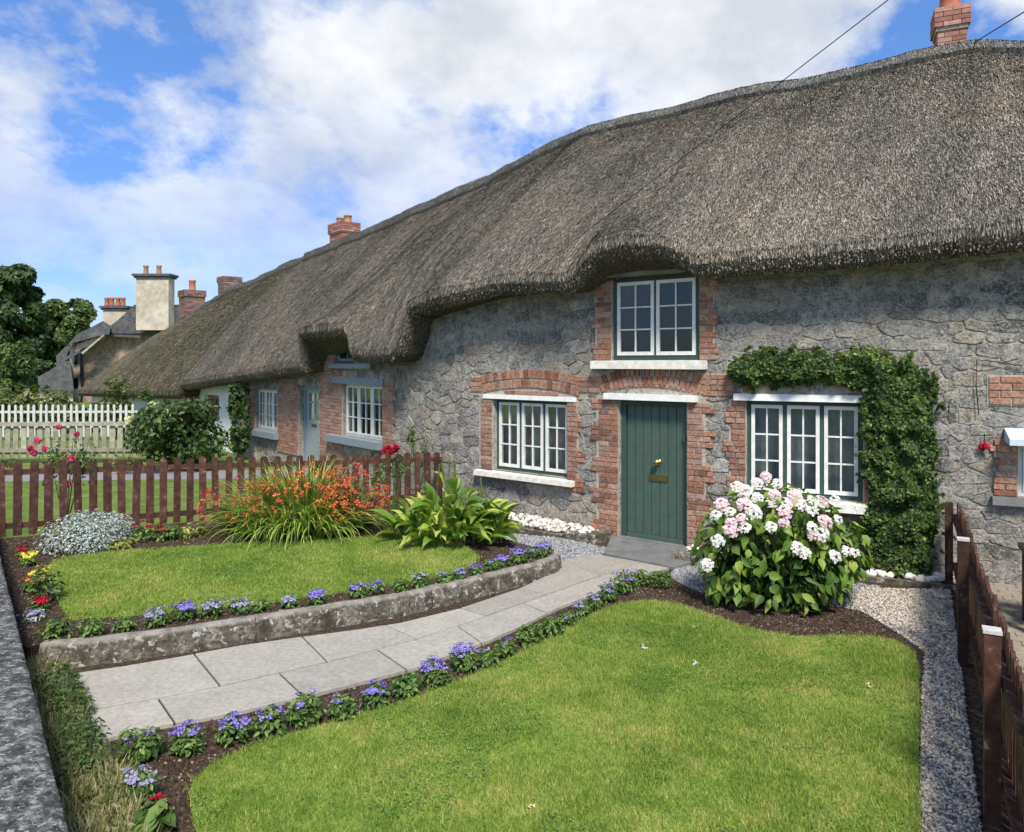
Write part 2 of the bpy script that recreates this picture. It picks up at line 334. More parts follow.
M['p_white'] = petal('white_petals', [(0, (0.62, 0.60, 0.60)), (1, (0.85, 0.84, 0.83))])
M['p_blush'] = petal('blush_petals', [(0, (0.60, 0.34, 0.42)), (0.4, (0.74, 0.55, 0.61)), (1, (0.84, 0.78, 0.80))])
M['p_yellow'] = petal('yellow_petals', [(0, (0.66, 0.55, 0.02)), (1, (0.85, 0.78, 0.18))])
M['p_cream'] = petal('pale_yellow_petals', [(0, (0.7, 0.68, 0.35)), (1, (0.85, 0.84, 0.6))])
M['stem'] = mat('green_stems', (0.09, 0.14, 0.03), 0.7, 0.2, 10)
M['twig'] = mat('brown_twigs', (0.07, 0.05, 0.035), 0.9, 0.3, 15, 0.3, 40)
M['bark'] = mat('tree_bark', (0.06, 0.05, 0.04), 0.95, 0.3, 6, 0.5, 20)
M['picket'] = mat('brown_stained_timber', None, 0.7, 0.25, 9, 0.25, 60, stops=[(0.35, (0.040, 0.018, 0.011)), (0.56, (0.080, 0.036, 0.023)), (0.65, (0.13, 0.07, 0.048)), (0.70, (0.34, 0.29, 0.24))], tscale=11, rand=0.3, dist=0.008)
M['cap'] = mat('pale_post_cap', (0.50, 0.47, 0.46), 0.7, 0.2, 20)
M['whitefence'] = mat('white_fence_paint', (0.52, 0.54, 0.51), 0.7, 0.1, 5)
M['greyfence'] = mat('weathered_fence_timber', None, 0.9, 0.2, 6, 0.3, 40, stops=[(0.3, (0.20, 0.19, 0.13)), (0.7, (0.38, 0.36, 0.28))], tscale=4, rand=0.15)
M['cable'] = mat('black_cable', (0.02, 0.02, 0.02), 0.6)
M['slate'] = mat('roof_slate', None, 0.7, 0.2, 3, 0.3, 12, stops=[(0.35, (0.06, 0.062, 0.066)), (0.65, (0.13, 0.13, 0.13))], tscale=3)
M['tan'] = mat('tan_rubble', None, 0.95, 0.25, 5, 0.7, 8, stops=[(0.35, (0.20, 0.14, 0.10)), (0.5, (0.36, 0.27, 0.19)), (0.66, (0.52, 0.42, 0.31))], tscale=3.5, dist=0.08)
M['buff'] = mat('cream_render', None, 0.9, 0.28, 1.5, 0.2, 8, stops=[(0.3, (0.40, 0.35, 0.26)), (0.7, (0.55, 0.50, 0.40))], tscale=0.8)
M['paver'] = mat('beige_paver', (0.28, 0.24, 0.19), 0.9, 0.25, 10, 0.3, 40)
M['black'] = mat('black_paint', (0.012, 0.012, 0.014), 0.4, spec=0.4)
M['tarp'] = mat('pale_blue_cloth', (0.50, 0.60, 0.68), 0.8, 0.1, 20)
M['tarmac'] = mat('grey_path', (0.23, 0.22, 0.23), 0.95, 0.15, 10)
def thatchmat(name, straw, stops):
    m = bpy.data.materials.new(name); m.use_nodes = True; g = N(m.node_tree); b = g.n['Principled BSDF']
    geo = g.new('ShaderNodeNewGeometry').outputs['Position']
    if straw: c = g.ramp(g.new('ShaderNodeAttribute', attribute_name='var').outputs['Fac'], stops)
    else:
        st = g.new('ShaderNodeMapping', {'Vector': geo, 'Scale': (1.0, 1.0, 0.55)}).outputs[0]
        f = g.noise(34, 5, 0.8, st); c = g.ramp(f, stops)
        bn = g.new('ShaderNodeBump', {'Strength': 1.0, 'Distance': 0.05, 'Height': f}); g.l.new(bn.outputs[0], b.inputs['Normal'])
    big = g.noise(0.55, 5, 0.65, geo); 
    c = g.mix(1.0, c, g.ramp(big, [(0.33, (0.74, 0.74, 0.73)), (0.5, (1, 1, 1)), (0.68, (1.22, 1.15, 1.07))]), 'MULTIPLY')
    g.l.new(c, b.inputs['Base Color']); b.inputs['Roughness'].default_value = 1.0; b.inputs['Specular IOR Level'].default_value = 0.05
    return m
M['thatch'] = thatchmat('weathered_thatch', False, [(0.33, (0.035, 0.030, 0.024)), (0.5, (0.12, 0.104, 0.080)), (0.66, (0.28, 0.25, 0.20))])
M['straw'] = thatchmat('thatch_reed_ends', True, [(0, (0.04, 0.036, 0.031)), (0.35, (0.12, 0.108, 0.090)), (0.65, (0.25, 0.228, 0.19)), (1, (0.50, 0.46, 0.39))])
M['straw_far'] = thatchmat('mossy_thatch_reed_ends', True, [(0, (0.030, 0.028, 0.018)), (0.5, (0.12, 0.11, 0.075)), (1, (0.34, 0.31, 0.23))])
M['ridge'] = thatchmat('netted_thatch_ridge', False, [(0.3, (0.05, 0.05, 0.045)), (0.5, (0.12, 0.12, 0.11)), (0.7, (0.22, 0.22, 0.20))])
M['ridge_straw'] = thatchmat('ridge_straw', True, [(0, (0.05, 0.05, 0.047)), (0.5, (0.14, 0.14, 0.13)), (1, (0.34, 0.34, 0.31))])
M['road'] = mat('asphalt', (0.055, 0.055, 0.056), 0.9, 0.2, 20, 0.4, 60); M['paver_joint'] = mat('sandy_joint', (0.10, 0.085, 0.065), 0.95, 0.3, 10)
def glassmat():
    m = bpy.data.materials.new('window_glass'); m.use_nodes = True; g = N(m.node_tree); g.n.remove(g.n['Principled BSDF'])
    fr = g.new('ShaderNodeFresnel', {'IOR': 1.65}).outputs[0]
    tr = g.new('ShaderNodeBsdfTransparent', {'Color': (0.82, 0.86, 0.86, 1)}); gl = g.new('ShaderNodeBsdfGlossy', {'Color': (1, 1, 1, 1), 'Roughness': 0.09})
    mx = g.new('ShaderNodeMixShader', {0: g.math('MULTIPLY', fr, 0.6, clamp=True), 1: tr.outputs[0], 2: gl.outputs[0]})
    g.l.new(mx.outputs[0], g.n['Material Output'].inputs[0]); return m
M['glass'] = glassmat()
# ------------------------------------------------------------ where the row of cottages stands
KN = [(-33, 50.4), (-21.2, 36.4), (-11, 24.2), (-5, 17.07), (-1.22, 12.57), (.25, 11.29), (1.85, 9.9), (2.75, 9.33), (3.53, 8.95), (5.36, 8.13), (7.6, 7.15), (9.8, 6.2), (12, 5.25), (14.2, 4.3)]
def catmull(K, per=60):
    out = []
    for i in range(1, len(K) - 2):
        p0, p1, p2, p3 = [np.array(K[j], float) for j in (i - 1, i, i + 1, i + 2)]
        for t in np.linspace(0, 1, per, endpoint=False):
            out.append(0.5 * ((2 * p1) + (-p0 + p2) * t + (2 * p0 - 5 * p1 + 4 * p2 - p3) * t * t + (-p0 + 3 * p1 - 3 * p2 + p3) * t ** 3))
    return np.array(out)
CV = catmull(KN); SL = np.concatenate([[0], np.cumsum(np.linalg.norm(np.diff(CV, axis=0), axis=1))])
TG = np.gradient(CV, axis=0); TG /= np.linalg.norm(TG, axis=1, keepdims=True)
k_ = np.ones(61) / 61; pad = lambda a: np.concatenate([np.full(30, a[0]), a, np.full(30, a[-1])])
TG = np.stack([np.convolve(pad(TG[:, 0]), k_, 'valid'), np.convolve(pad(TG[:, 1]), k_, 'valid')], 1); TG /= np.linalg.norm(TG, axis=1, keepdims=True)
def P(s): return np.array([np.interp(s, SL, CV[:, 0]), np.interp(s, SL, CV[:, 1])])
def T(s): t = np.array([np.interp(s, SL, TG[:, 0]), np.interp(s, SL, TG[:, 1])]); return t / np.linalg.norm(t)
def W(s, o, z):                             # s along the facade, o out of it towards the garden, z up
    p = P(s); t = T(s); return Vector((p[0] + t[1] * o, p[1] - t[0] * o, z))
def ang(s): t = T(s); return math.atan2(t[1], t[0])
def px_of(v): return 512 + F * v[0] / v[1]
def s_at(px, o=0.0):
    a, b = 0.0, SL[-1]
    for _ in range(40):
        m = (a + b) / 2
        if px_of(W(m, o, 0)) < px: a = m
        else: b = m
    return (a + b) / 2
def z_at(px, py, o=0.0):
    v = W(s_at(px, o), o, 0); return HC - (py - HY) * v.y / F
def SZ(px, py, o=0.0): return s_at(px, o), z_at(px, py, o)
def G(px, py, z=0.0):                       # point of the level z seen at a pixel
    d = F * (HC - z) / (py - HY); return np.array([(px - 512) / F * d, d, z])
def axes(s): a = ang(s); return Vector((math.cos(a), math.sin(a), 0)), Vector((math.sin(a), -math.cos(a), 0)), Vector((0, 0, 1))

# eaves, as heights along the row
EB = [(60, 396), (85, 394), (180, 392), (215, 385), (240, 382), (300, 372), (320, 362), (354, 345), (410, 322), (480, 300), (572, 288), (700, 276), (820, 269), (918, 260), (1024, 249), (1300, 225)]
EF = [(60, 396), (85, 394), (182, 396), (186, 390), (215, 386), (240, 382), (300, 374), (306, 373), (310, 341), (352, 337), (356, 362), (380, 364), (396, 363), (403, 357), (409, 338), (414, 318), (440, 308), (480, 299), (500, 294), (560, 293), (572, 292), (582, 286), (590, 275), (603, 265), (631, 258), (669, 259), (687, 268), (694, 276), (702, 277), (820, 269), (918, 260), (1024, 249), (1300, 225)]
RD = [(100, 352), (130, 333), (162, 316), (208, 295), (229, 285), (260, 275), (300, 255), (330, 245), (400, 216), (450, 193), (500, 173), (541, 150), (594, 125), (669, 108), (750, 87.5), (820, 76.6), (860, 66), (932, 48), (972, 42), (1024, 43), (1100, 42), (1300, 40)]
def lut(T_, x): return float(np.interp(x, [a for a, b in T_], [b for a, b in T_]))
OR = -3.6
_c = {}
def eave(s):
    k = round(s, 3)
    if k not in _c:
        e = W(s, .42, 0); x = px_of(e); r = W(s, OR, 0); xr = px_of(r)
        _c[k] = (HC + (HY - lut(EF, x)) * e.y / F, HC + (HY - lut(EB, x)) * e.y / F, HC + (HY - lut(RD, xr)) * r.y / F - 0.08)
    return _c[k]
NT = 20
def roof_profile(s, drop=0.0):
    zl, z0, zr = eave(s); zl -= drop; z0 -= drop; zr -= drop; e = zl - z0
    A = [(-.04, zl + 0.03 - max(0, e) * .72), (.40 + .08 * max(0, min(1, e / .4)), zl), (.50 + .11 * max(0, min(1, e / .4)), zl + .06), (.54 + .12 * max(0, min(1, e / .4)), zl + .17)]
    for i in range(NT + 1):
        t = i / NT; o = .53 + (OR - .53) * t
        z = (z0 + .28) * (1 - t) + zr * t + .30 * math.sin(math.pi * t) * (1 - .3 * t) + e * max(0, 1 - t / .34) ** 2
        if e > 0: o += .12 * min(1, e / .4) * max(0, 1 - t / .3)
        n = noise.noise(Vector((s * 1.1, o * 1.3, 3.1))) * .045 + noise.noise(Vector((s * 4, o * 4, 8.1))) * .015
        z += n
        if i == NT: z -= .02
        A.append((o, z))
    A += [(OR - .35, zr - .22), (OR - 2.2, zr - 1.9), (OR - 4.2, z0 + .2)]
    return A
def stations(s0, s1, ds=.16):
    out = set(np.linspace(s0, s1, max(2, int((s1 - s0) / ds))).tolist())
    for px, _ in EF:
        s = s_at(px, .42)
        for d in (-.03, 0, .03):
            if s0 < s + d < s1: out.add(float(s + d))
    return sorted(out)
def straws(name, A, B, C_, dens, ln, wd, material, parent, lift=.15):
    """reed ends lying on a grid of roof quads: A corner grid (ns x nt x 3)"""
    p00, p10, p01, p11 = A[:-1, :-1], A[1:, :-1], A[:-1, 1:], A[1:, 1:]
    p00, p10, p01, p11 = [q.reshape(-1, 3) for q in (p00, p10, p01, p11)]
    cr = np.cross(p10 - p00, p01 - p00); ar = np.linalg.norm(cr, axis=1) + 1e-9
    n = int(ar.sum() * dens); idx = RNG.choice(len(ar), n, p=ar / ar.sum())
    a, b = RNG.random((n, 1)), RNG.random((n, 1))
    pos = p00[idx] * (1 - a) * (1 - b) + p10[idx] * a * (1 - b) + p01[idx] * (1 - a) * b + p11[idx] * a * b
    nr = unit(cr[idx]); nr *= np.sign(nr[:, 2:3] + 1e-6)
    down = unit(p00[idx] - p01[idx]) + RNG.normal(size=(n, 3)) * .13
    down = unit(down + nr * lift); side = unit(np.cross(down, nr) + RNG.normal(size=(n, 3)) * .15)
    L = ln * RNG.uniform(.5, 1.3, (n, 1)); Wd = wd * RNG.uniform(.6, 1.4, (n, 1))
    pos = pos + nr * .008
    al = pos[:, 0] * .74 - pos[:, 1] * .67; gx = np.arange(-40, 20, .04); gv = np.array([noise.noise(Vector((a_ * 4.5, 0.0, 1.7))) + .5 * noise.noise(Vector((a_ * 13, 0.0, 5.7))) for a_ in gx]); st2 = np.interp(al + .12 * np.sin(pos[:, 2] * 2.1), gx, gv)
    var = np.clip(RNG.beta(1.7, 2.0, n) + .16 * st2, 0, 1)
    Pp, Ff, at = cloud_mesh(pos, down * L, side * Wd, nr, [(-.5, -.5, 0), (-.5, .5, 0), (.5, .4, 0), (.5, -.4, 0)], [(0, 1, 2, 3)], var)
    return stuff(obj(name, Pp, Ff, material, parent, attr=at))
def make_roof(root, s0, s1, dens, drop=0.0, far=False, hip=False):
    st = stations(s0, s1); G_ = []
    for s in st:
        pr = roof_profile(s, drop); row = []
        for j, (o, z) in enumerate(pr):
            ss = s
            if hip:
                zb = eave(s)[1]; k = max(0.0, min(1.0, (z - zb) / max(.1, eave(s0)[2] - zb)))
                u = (s - s0) / (s1 - s0); ss = s + k * 4.4 * max(0, 1 - u * 1.6)
            row.append(tuple(W(ss, o, z)))
        G_.append(row)
    A = np.array(G_); ns, nt = A.shape[:2]; V = A.reshape(-1, 3); Fc = []
    for i in range(ns - 1):
        for j in range(nt - 1): Fc.append((i * nt + j, (i + 1) * nt + j, (i + 1) * nt + j + 1, i * nt + j + 1))
    for i, rev in ((0, False), (ns - 1, True)):
        f = [i * nt + j for j in range(nt)]; Fc.append(tuple(f[::-1] if not rev else f))
    th = obj('thatched_roof', V, Fc, M['thatch'], root, True)
    straws('thatch_reeds', A[:, 3:NT + 5], None, None, dens, .085 if not far else .13, .0075 if not far else .015, M['straw_far'] if far else M['straw'], th)
    if not far:                              # ragged reed ends round the thick eave
        straws('eave_reeds', A[:, 1:4][:, ::-1], None, None, dens * .5, .07, .010, M['straw'], th, .5)
    R = []                                   # raised ridge roll
    for s in st:
        pr = roof_profile(s, drop); a = pr[3 + NT - 1]; b = pr[4 + NT]; zc = b[1]
        if hip:
            u = (s - s0) / (s1 - s0); ss = s + 4.4 * max(0, 1 - u * 1.6)
        else: ss = s
        lo_o = OR + .34; lo_z = zc - (zc - pr[3 + NT - 2][1]) * (.34 / (pr[3 + NT - 2][0] - OR))
        R.append([tuple(W(ss, lo_o, lo_z - .02)), tuple(W(ss, lo_o + .04, lo_z + .07)), tuple(W(ss, OR + .3, zc + .0)), tuple(W(ss, OR + .1, zc + .07)), tuple(W(ss, OR - .12, zc + .07)), tuple(W(ss, OR - .45, zc - .16)), tuple(W(ss, OR - .5, zc - .4))])
    A2 = np.array(R); ns, nt = A2.shape[:2]; Fc = [(i * nt + j, (i + 1) * nt + j, (i + 1) * nt + j + 1, i * nt + j + 1) for i in range(ns - 1) for j in range(nt - 1)]
    rr_ = obj('ridge_roll', A2.reshape(-1, 3), Fc, M['ridge'], th, True); straws('ridge_straw', A2[:, 1:5], None, None, dens * .8, .06, .008 if not far else .014, M['ridge_straw'], rr_, .12)
    return th

# ------------------------------------------------------------ walls of rubble and brick
def make_wall(root, s0, s1, holes, material, depth=.32, top=None):
    ss = sorted(set([s0, s1] + [h[i] for h in holes for i in (0, 1)] + np.arange(s0 + .2, s1, .25).tolist()))
    zs = sorted(set([-.3, 0.5, 1.3, 2.2] + [h[i] for h in holes for i in (2, 3)]))
    zs = zs + [None]
    V = []; ix = {}; Fc = []
    def vid(s, z, o=0.0):
        zz_ = z if z is not None else (eave(s)[0] + .06)
        k = (round(s, 4), round(zz_, 4), o)
        if k not in ix: ix[k] = len(V); V.append(tuple(W(s, o, zz_)))
        return ix[k]
    for a, b in zip(ss[:-1], ss[1:]):
        for c, d in zip(zs[:-1], zs[1:]):
            ms = (a + b) / 2; mz = c + .01 if d is None else (c + d) / 2
            if any(h[0] < ms < h[1] and h[2] < mz < h[3] for h in holes): continue
            if d is None:
                ta, tb = eave(a)[0] + .06, eave(b)[0] + .06
                if min(ta, tb) <= c: continue
            elif min(eave(a)[0], eave(b)[0]) + .05 < c: continue
            elif d is not None and min(eave(a)[0], eave(b)[0]) + .06 < d:
                Fc.append((vid(a, c), vid(b, c), vid(b, None), vid(a, None))); continue
            Fc.append((vid(a, c), vid(b, c), vid(b, d), vid(a, d)))
    for h in holes:
        q = [(h[0], h[2]), (h[1], h[2]), (h[1], h[3]), (h[0], h[3])]
        for i in range(4):
            j = (i + 1) % 4
            Fc.append((vid(*q[j]), vid(*q[i]), vid(*q[i], -depth), vid(*q[j], -depth)))
    return obj('wall', V, Fc, material, root)
def clip(poly, a, b, c):                     # keep a*x + b*y <= c
    out = []
    for i in range(len(poly)):
        p, q = poly[i], poly[(i + 1) % len(poly)]; dp = a * p[0] + b * p[1] - c; dq = a * q[0] + b * q[1] - c
        if dp <= 0: out.append(p)
        if dp * dq < 0: t = dp / (dp - dq); out.append((p[0] + (q[0] - p[0]) * t, p[1] + (q[1] - p[1]) * t))
    return out
def area(p): return abs(sum(p[i][0] * p[(i + 1) % len(p)][1] - p[(i + 1) % len(p)][0] * p[i][1] for i in range(len(p)))) / 2
def rubble(root, s0, s1, z0, cw, ch, holes, material, skip=None, limit=300, joint=.010, proud=.010, seed=1, top_gap=.03, sub=None):
    rnd = random.Random(seed); seeds = []; r = 0; z = z0
    while z < 4.4:
        s = s0 - cw + (r % 2) * cw * .5
        while s < s1 + cw:
            k = rnd.uniform(.6, 1.3) * (1.0 if rnd.random() < .7 else 1.5)
            if rnd.random() > .10: seeds.append((s + rnd.uniform(-.25, .25) * cw, z + rnd.uniform(-.3, .3) * ch)); s += cw * k
        z += ch * rnd.uniform(.8, 1.25); r += 1
    KZ = cw / ch * .95; S = [(a, b * KZ) for a, b in seeds]; cells = []
    for i, (x, y) in enumerate(S):
        poly = [(x - cw * 2, y - cw * 2), (x + cw * 2, y - cw * 2), (x + cw * 2, y + cw * 2), (x - cw * 2, y + cw * 2)]
        for j, (u, v) in enumerate(S):
            if j != i and abs(u - x) < cw * 3 and abs(v - y) < cw * 3:
                a, b = u - x, v - y; L = math.hypot(a, b) + 1e-9
                poly = clip(poly, a / L, b / L, (a * (x + u) / 2 + b * (y + v) / 2) / L - joint * .7)
                if len(poly) < 3: break
        if len(poly) < 3: continue
        poly = [(a, b / KZ) for a, b in poly]
        poly = clip(clip(poly, -1, 0, -s0 + .03), 1, 0, s1 + .03); poly = clip(poly, 0, -1, .05)
        for h in holes:
            if len(poly) < 3: break
            xs = [p[0] for p in poly]; ys = [p[1] for p in poly]
            if max(xs) > h[0] and min(xs) < h[1] and max(ys) > h[2] and min(ys) < h[3]:
                c = [clip(poly, 1, 0, h[0] - .01), clip(poly, -1, 0, -h[1] - .01), clip(poly, 0, 1, h[2] - .01), clip(poly, 0, -1, -h[3] - .01)]
                poly = max(c, key=lambda p: area(p) if len(p) > 2 else 0)
        if len(poly) < 3 or area(poly) < .0035: continue
        cs = sum(p[0] for p in poly) / len(poly); cz = sum(p[1] for p in poly) / len(poly)
        tz = eave(min(max(cs, s0), s1))[0] - top_gap
        poly = clip(poly, 0, 1, tz)
        if len(poly) < 3 or area(poly) < .0035: continue
        if skip and skip(cs, cz): continue
        q = []                               # cut the corners so that the stones look worn
        for k in range(len(poly)):
            p, n = poly[k], poly[(k + 1) % len(poly)]; jit = lambda: rnd.uniform(-.007, .007)
            q += [(p[0] * (1 - w_) + n[0] * w_ + jit(), p[1] * (1 - w_) + n[1] * w_ + jit()) for w_ in (.12, .5, .88)]
        cells.append((area(poly), q))
    cells.sort(key=lambda c: -c[0]); rest = ([], [], [])
    for n_, (ar, q) in enumerate(cells):
        n = len(q); cs = sum(p[0] for p in q) / n; cz = sum(p[1] for p in q) / n; pr = proud * rnd.choice((.5, .7, .9, 1.2, 1.6))
        rings = [(1.0, -.02), (.98, pr * .55), (.90, pr)]; V = []
        tl, tl2 = rnd.uniform(-.012, .012), rnd.uniform(-.012, .012); sv = rnd.random()
        for k, o in rings:
            for a, b in q:
                V.append(W(cs + (a - cs) * k, o + ((a - cs) * tl + (b - cz) * tl2 + rnd.uniform(-.003, .003)) * (o > 0), cz + (b - cz) * k))
        V.append(W(cs, pr * 1.08, cz)); Fc = []
        for k in range(2):
            for i in range(n): j = (i + 1) % n; Fc.append((k * n + i, k * n + j, (k + 1) * n + j, (k + 1) * n + i))
        for i in range(n): Fc.append((2 * n + i, 2 * n + (i + 1) % n, 3 * n))
        if n_ < limit: obj('stone', V, Fc, material, root)
        else:
            b0 = len(rest[0]); rest[0].extend(V); rest[2].extend([sv] * len(V)); rest[1].extend([tuple(i + b0 for i in f) for f in Fc])
    if rest[0]: stuff(obj('small_stones', rest[0], rest[1], material, root, attr=rest[2]))
def brick_mesh(seed):                        # 1 x 1 x 1 box with worn edges, origin at the back centre
    r = random.Random(seed); j = lambda a: a + r.uniform(-.02, .02); V = []
    for (k, y) in ((1.0, 0.0), (1.0, .85), (.93, 1.0)):
        for sx, sz in ((-1, -1), (1, -1), (1, 1), (-1, 1)):
            V.append((j(sx * .5 * (k if y == 1 else 1)), -j(y) if y > .5 else 0.0, j(sz * .5 * (k if y < 1 else .9))))
    Fc = [(4 * k + i, 4 * k + (i + 1) % 4, 4 * k + 4 + (i + 1) % 4, 4 * k + 4 + i) for k in (0, 1) for i in range(4)] + [(8, 9, 10, 11)]
    return mesh_np('brick', V, Fc, M['brick'])
BRICKS = [brick_mesh(i) for i in range(6)]
class Bricks:
    """bricks laid on the facade: (s, z, width, height, tilt); the largest become parts"""
    def __init__(s): s.b = []
    def add(s, a, z, w_, h, tilt=0.0, proud=.026): s.b.append((a, z, w_, h, tilt, proud))
    def block(s, s0, s1, z0, z1, bl=.215, bh=.072, tooth_l=0.0, tooth_r=0.0, every=3):
        n = max(1, round((z1 - z0) / bh)); h = (z1 - z0) / n
        for i in range(n):
            on = (i // every) % 2 == 0; a = s0 - (tooth_l if on else 0) * random.uniform(.6, 1.25) - (random.random() < .25) * .03 * (tooth_l > 0); b = s1 + (tooth_r if on else 0) * random.uniform(.6, 1.25) + (random.random() < .25) * .03 * (tooth_r > 0)
            m = max(1, round((b - a) / bl)); wdt = (b - a) / m; z = z0 + (i + .5) * h
            if i % 2 and m > 1 or (i % 2 and m == 1 and (b - a) > .16):
                e = [a] + [a + wdt * (k + .5) for k in range(m)] + [b]
            else: e = [a + wdt * k for k in range(m + 1)]
            for u, v in zip(e[:-1], e[1:]):
                if v - u > .03: s.add((u + v) / 2, z, v - u - .012, h - .012)
    def arch(s, s0, s1, z0, rise, ring, bw=.075, rows=2):
        """segmental relieving arch: centre line from (s0,z0) to (s1,z0) with a rise"""
        c = (s1 - s0) / 2; R = (c * c + rise * rise) / (2 * rise); zc = z0 + rise - R; a0 = math.asin(min(.999, c / R)); mid = (s0 + s1) / 2
        for r in range(rows):
            rr = R + ring / rows * (r + .5); n = round(2 * a0 * rr / bw)
            for k in range(n):
                a = -a0 + (k + .5) * 2 * a0 / n; s.add(mid + rr * math.sin(a), zc + rr * math.cos(a), 2 * a0 * rr / n - .012, ring / rows - .012, a)
    def build(s, root, joined=False, s_lo=None):
        rnd = random.Random(3); V, Fc, at = [], [], []
        items = sorted(s.b, key=lambda b: -b[2] * b[3])
        for n, (a, z, w_, h, tilt, proud) in enumerate(items):
            o = .012 + rnd.uniform(-.004, .006)
            if not joined and n < 300:
                p = W(a, 0.0, z); b = inst('brick', rnd.choice(BRICKS), p, (0, tilt, ang(a)), root, (w_, proud + o * .5, h)); b.rotation_euler = (Matrix.Rotation(ang(a), 3, 'Z') @ Matrix.Rotation(tilt, 3, 'Y')).to_euler()
            else:
                u, nn, up = axes(a); ct, st = math.cos(tilt), math.sin(tilt); X = u * ct - up * st; Z = up * ct + u * st; p = W(a, 0, z); b0 = len(V)
                for oo, k in ((0, 1), (proud, 1), (proud + .004, .9)):
                    for sx, sz in ((-.5, -.5), (.5, -.5), (.5, .5), (-.5, .5)): V.append(p + X * sx * w_ * k + Z * sz * h * k + nn * oo)
                Fc += [(b0 + 4 * k + i, b0 + 4 * k + (i + 1) % 4, b0 + 4 * k + 4 + (i + 1) % 4, b0 + 4 * k + 4 + i) for k in (0, 1) for i in range(4)] + [(b0 + 8, b0 + 9, b0 + 10, b0 + 11)]
                at += [rnd.random()] * 12
        if V: stuff(obj('brickwork', V, Fc, M['brick_attr'], root, attr=at))
def mortar_patch(root, s0, s1, z0, z1, o=.016, name='brick_mortar'):
    n = max(2, int((s1 - s0) / .2)); V = []; Fc = []
    for i in range(n + 1):
        s = s0 + (s1 - s0) * i / n; V += [W(s, o, z0), W(s, o, z1), W(s, -.02, z0), W(s, -.02, z1)]
    for i in range(n):
        a = 4 * i; Fc += [(a, a + 4, a + 5, a + 1), (a + 1, a + 5, a + 7, a + 3), (a, a + 2, a + 6, a + 4)]
    Fc += [(0, 1, 3, 2), (4 * n, 4 * n + 2, 4 * n + 3, 4 * n + 1)]
    return obj(name, V, Fc, M['brick_mortar'], root)
def wall_block(root, name, s0, s1, z0, z1, o0, o1, material, slope=0.0):
    sc = (s0 + s1) / 2; u, n, up = axes(sc); o = W(sc, 0, 0); m = MB(); h = (s1 - s0) / 2
    m.add([o + u * a + n * b + up * c for a, b, c in ((-h, o0, z0), (h, o0, z0), (h, o1, z0), (-h, o1, z0), (-h, o0, z1), (h, o0, z1), (h, o1 - .006, z1 - slope), (-h, o1 - .006, z1 - slope))],
          [(0, 1, 2, 3), (7, 6, 5, 4), (0, 4, 5, 1), (2, 6, 7, 3), (1, 5, 6, 2), (0, 3, 7, 4)])
    return m.build(name, material, root)
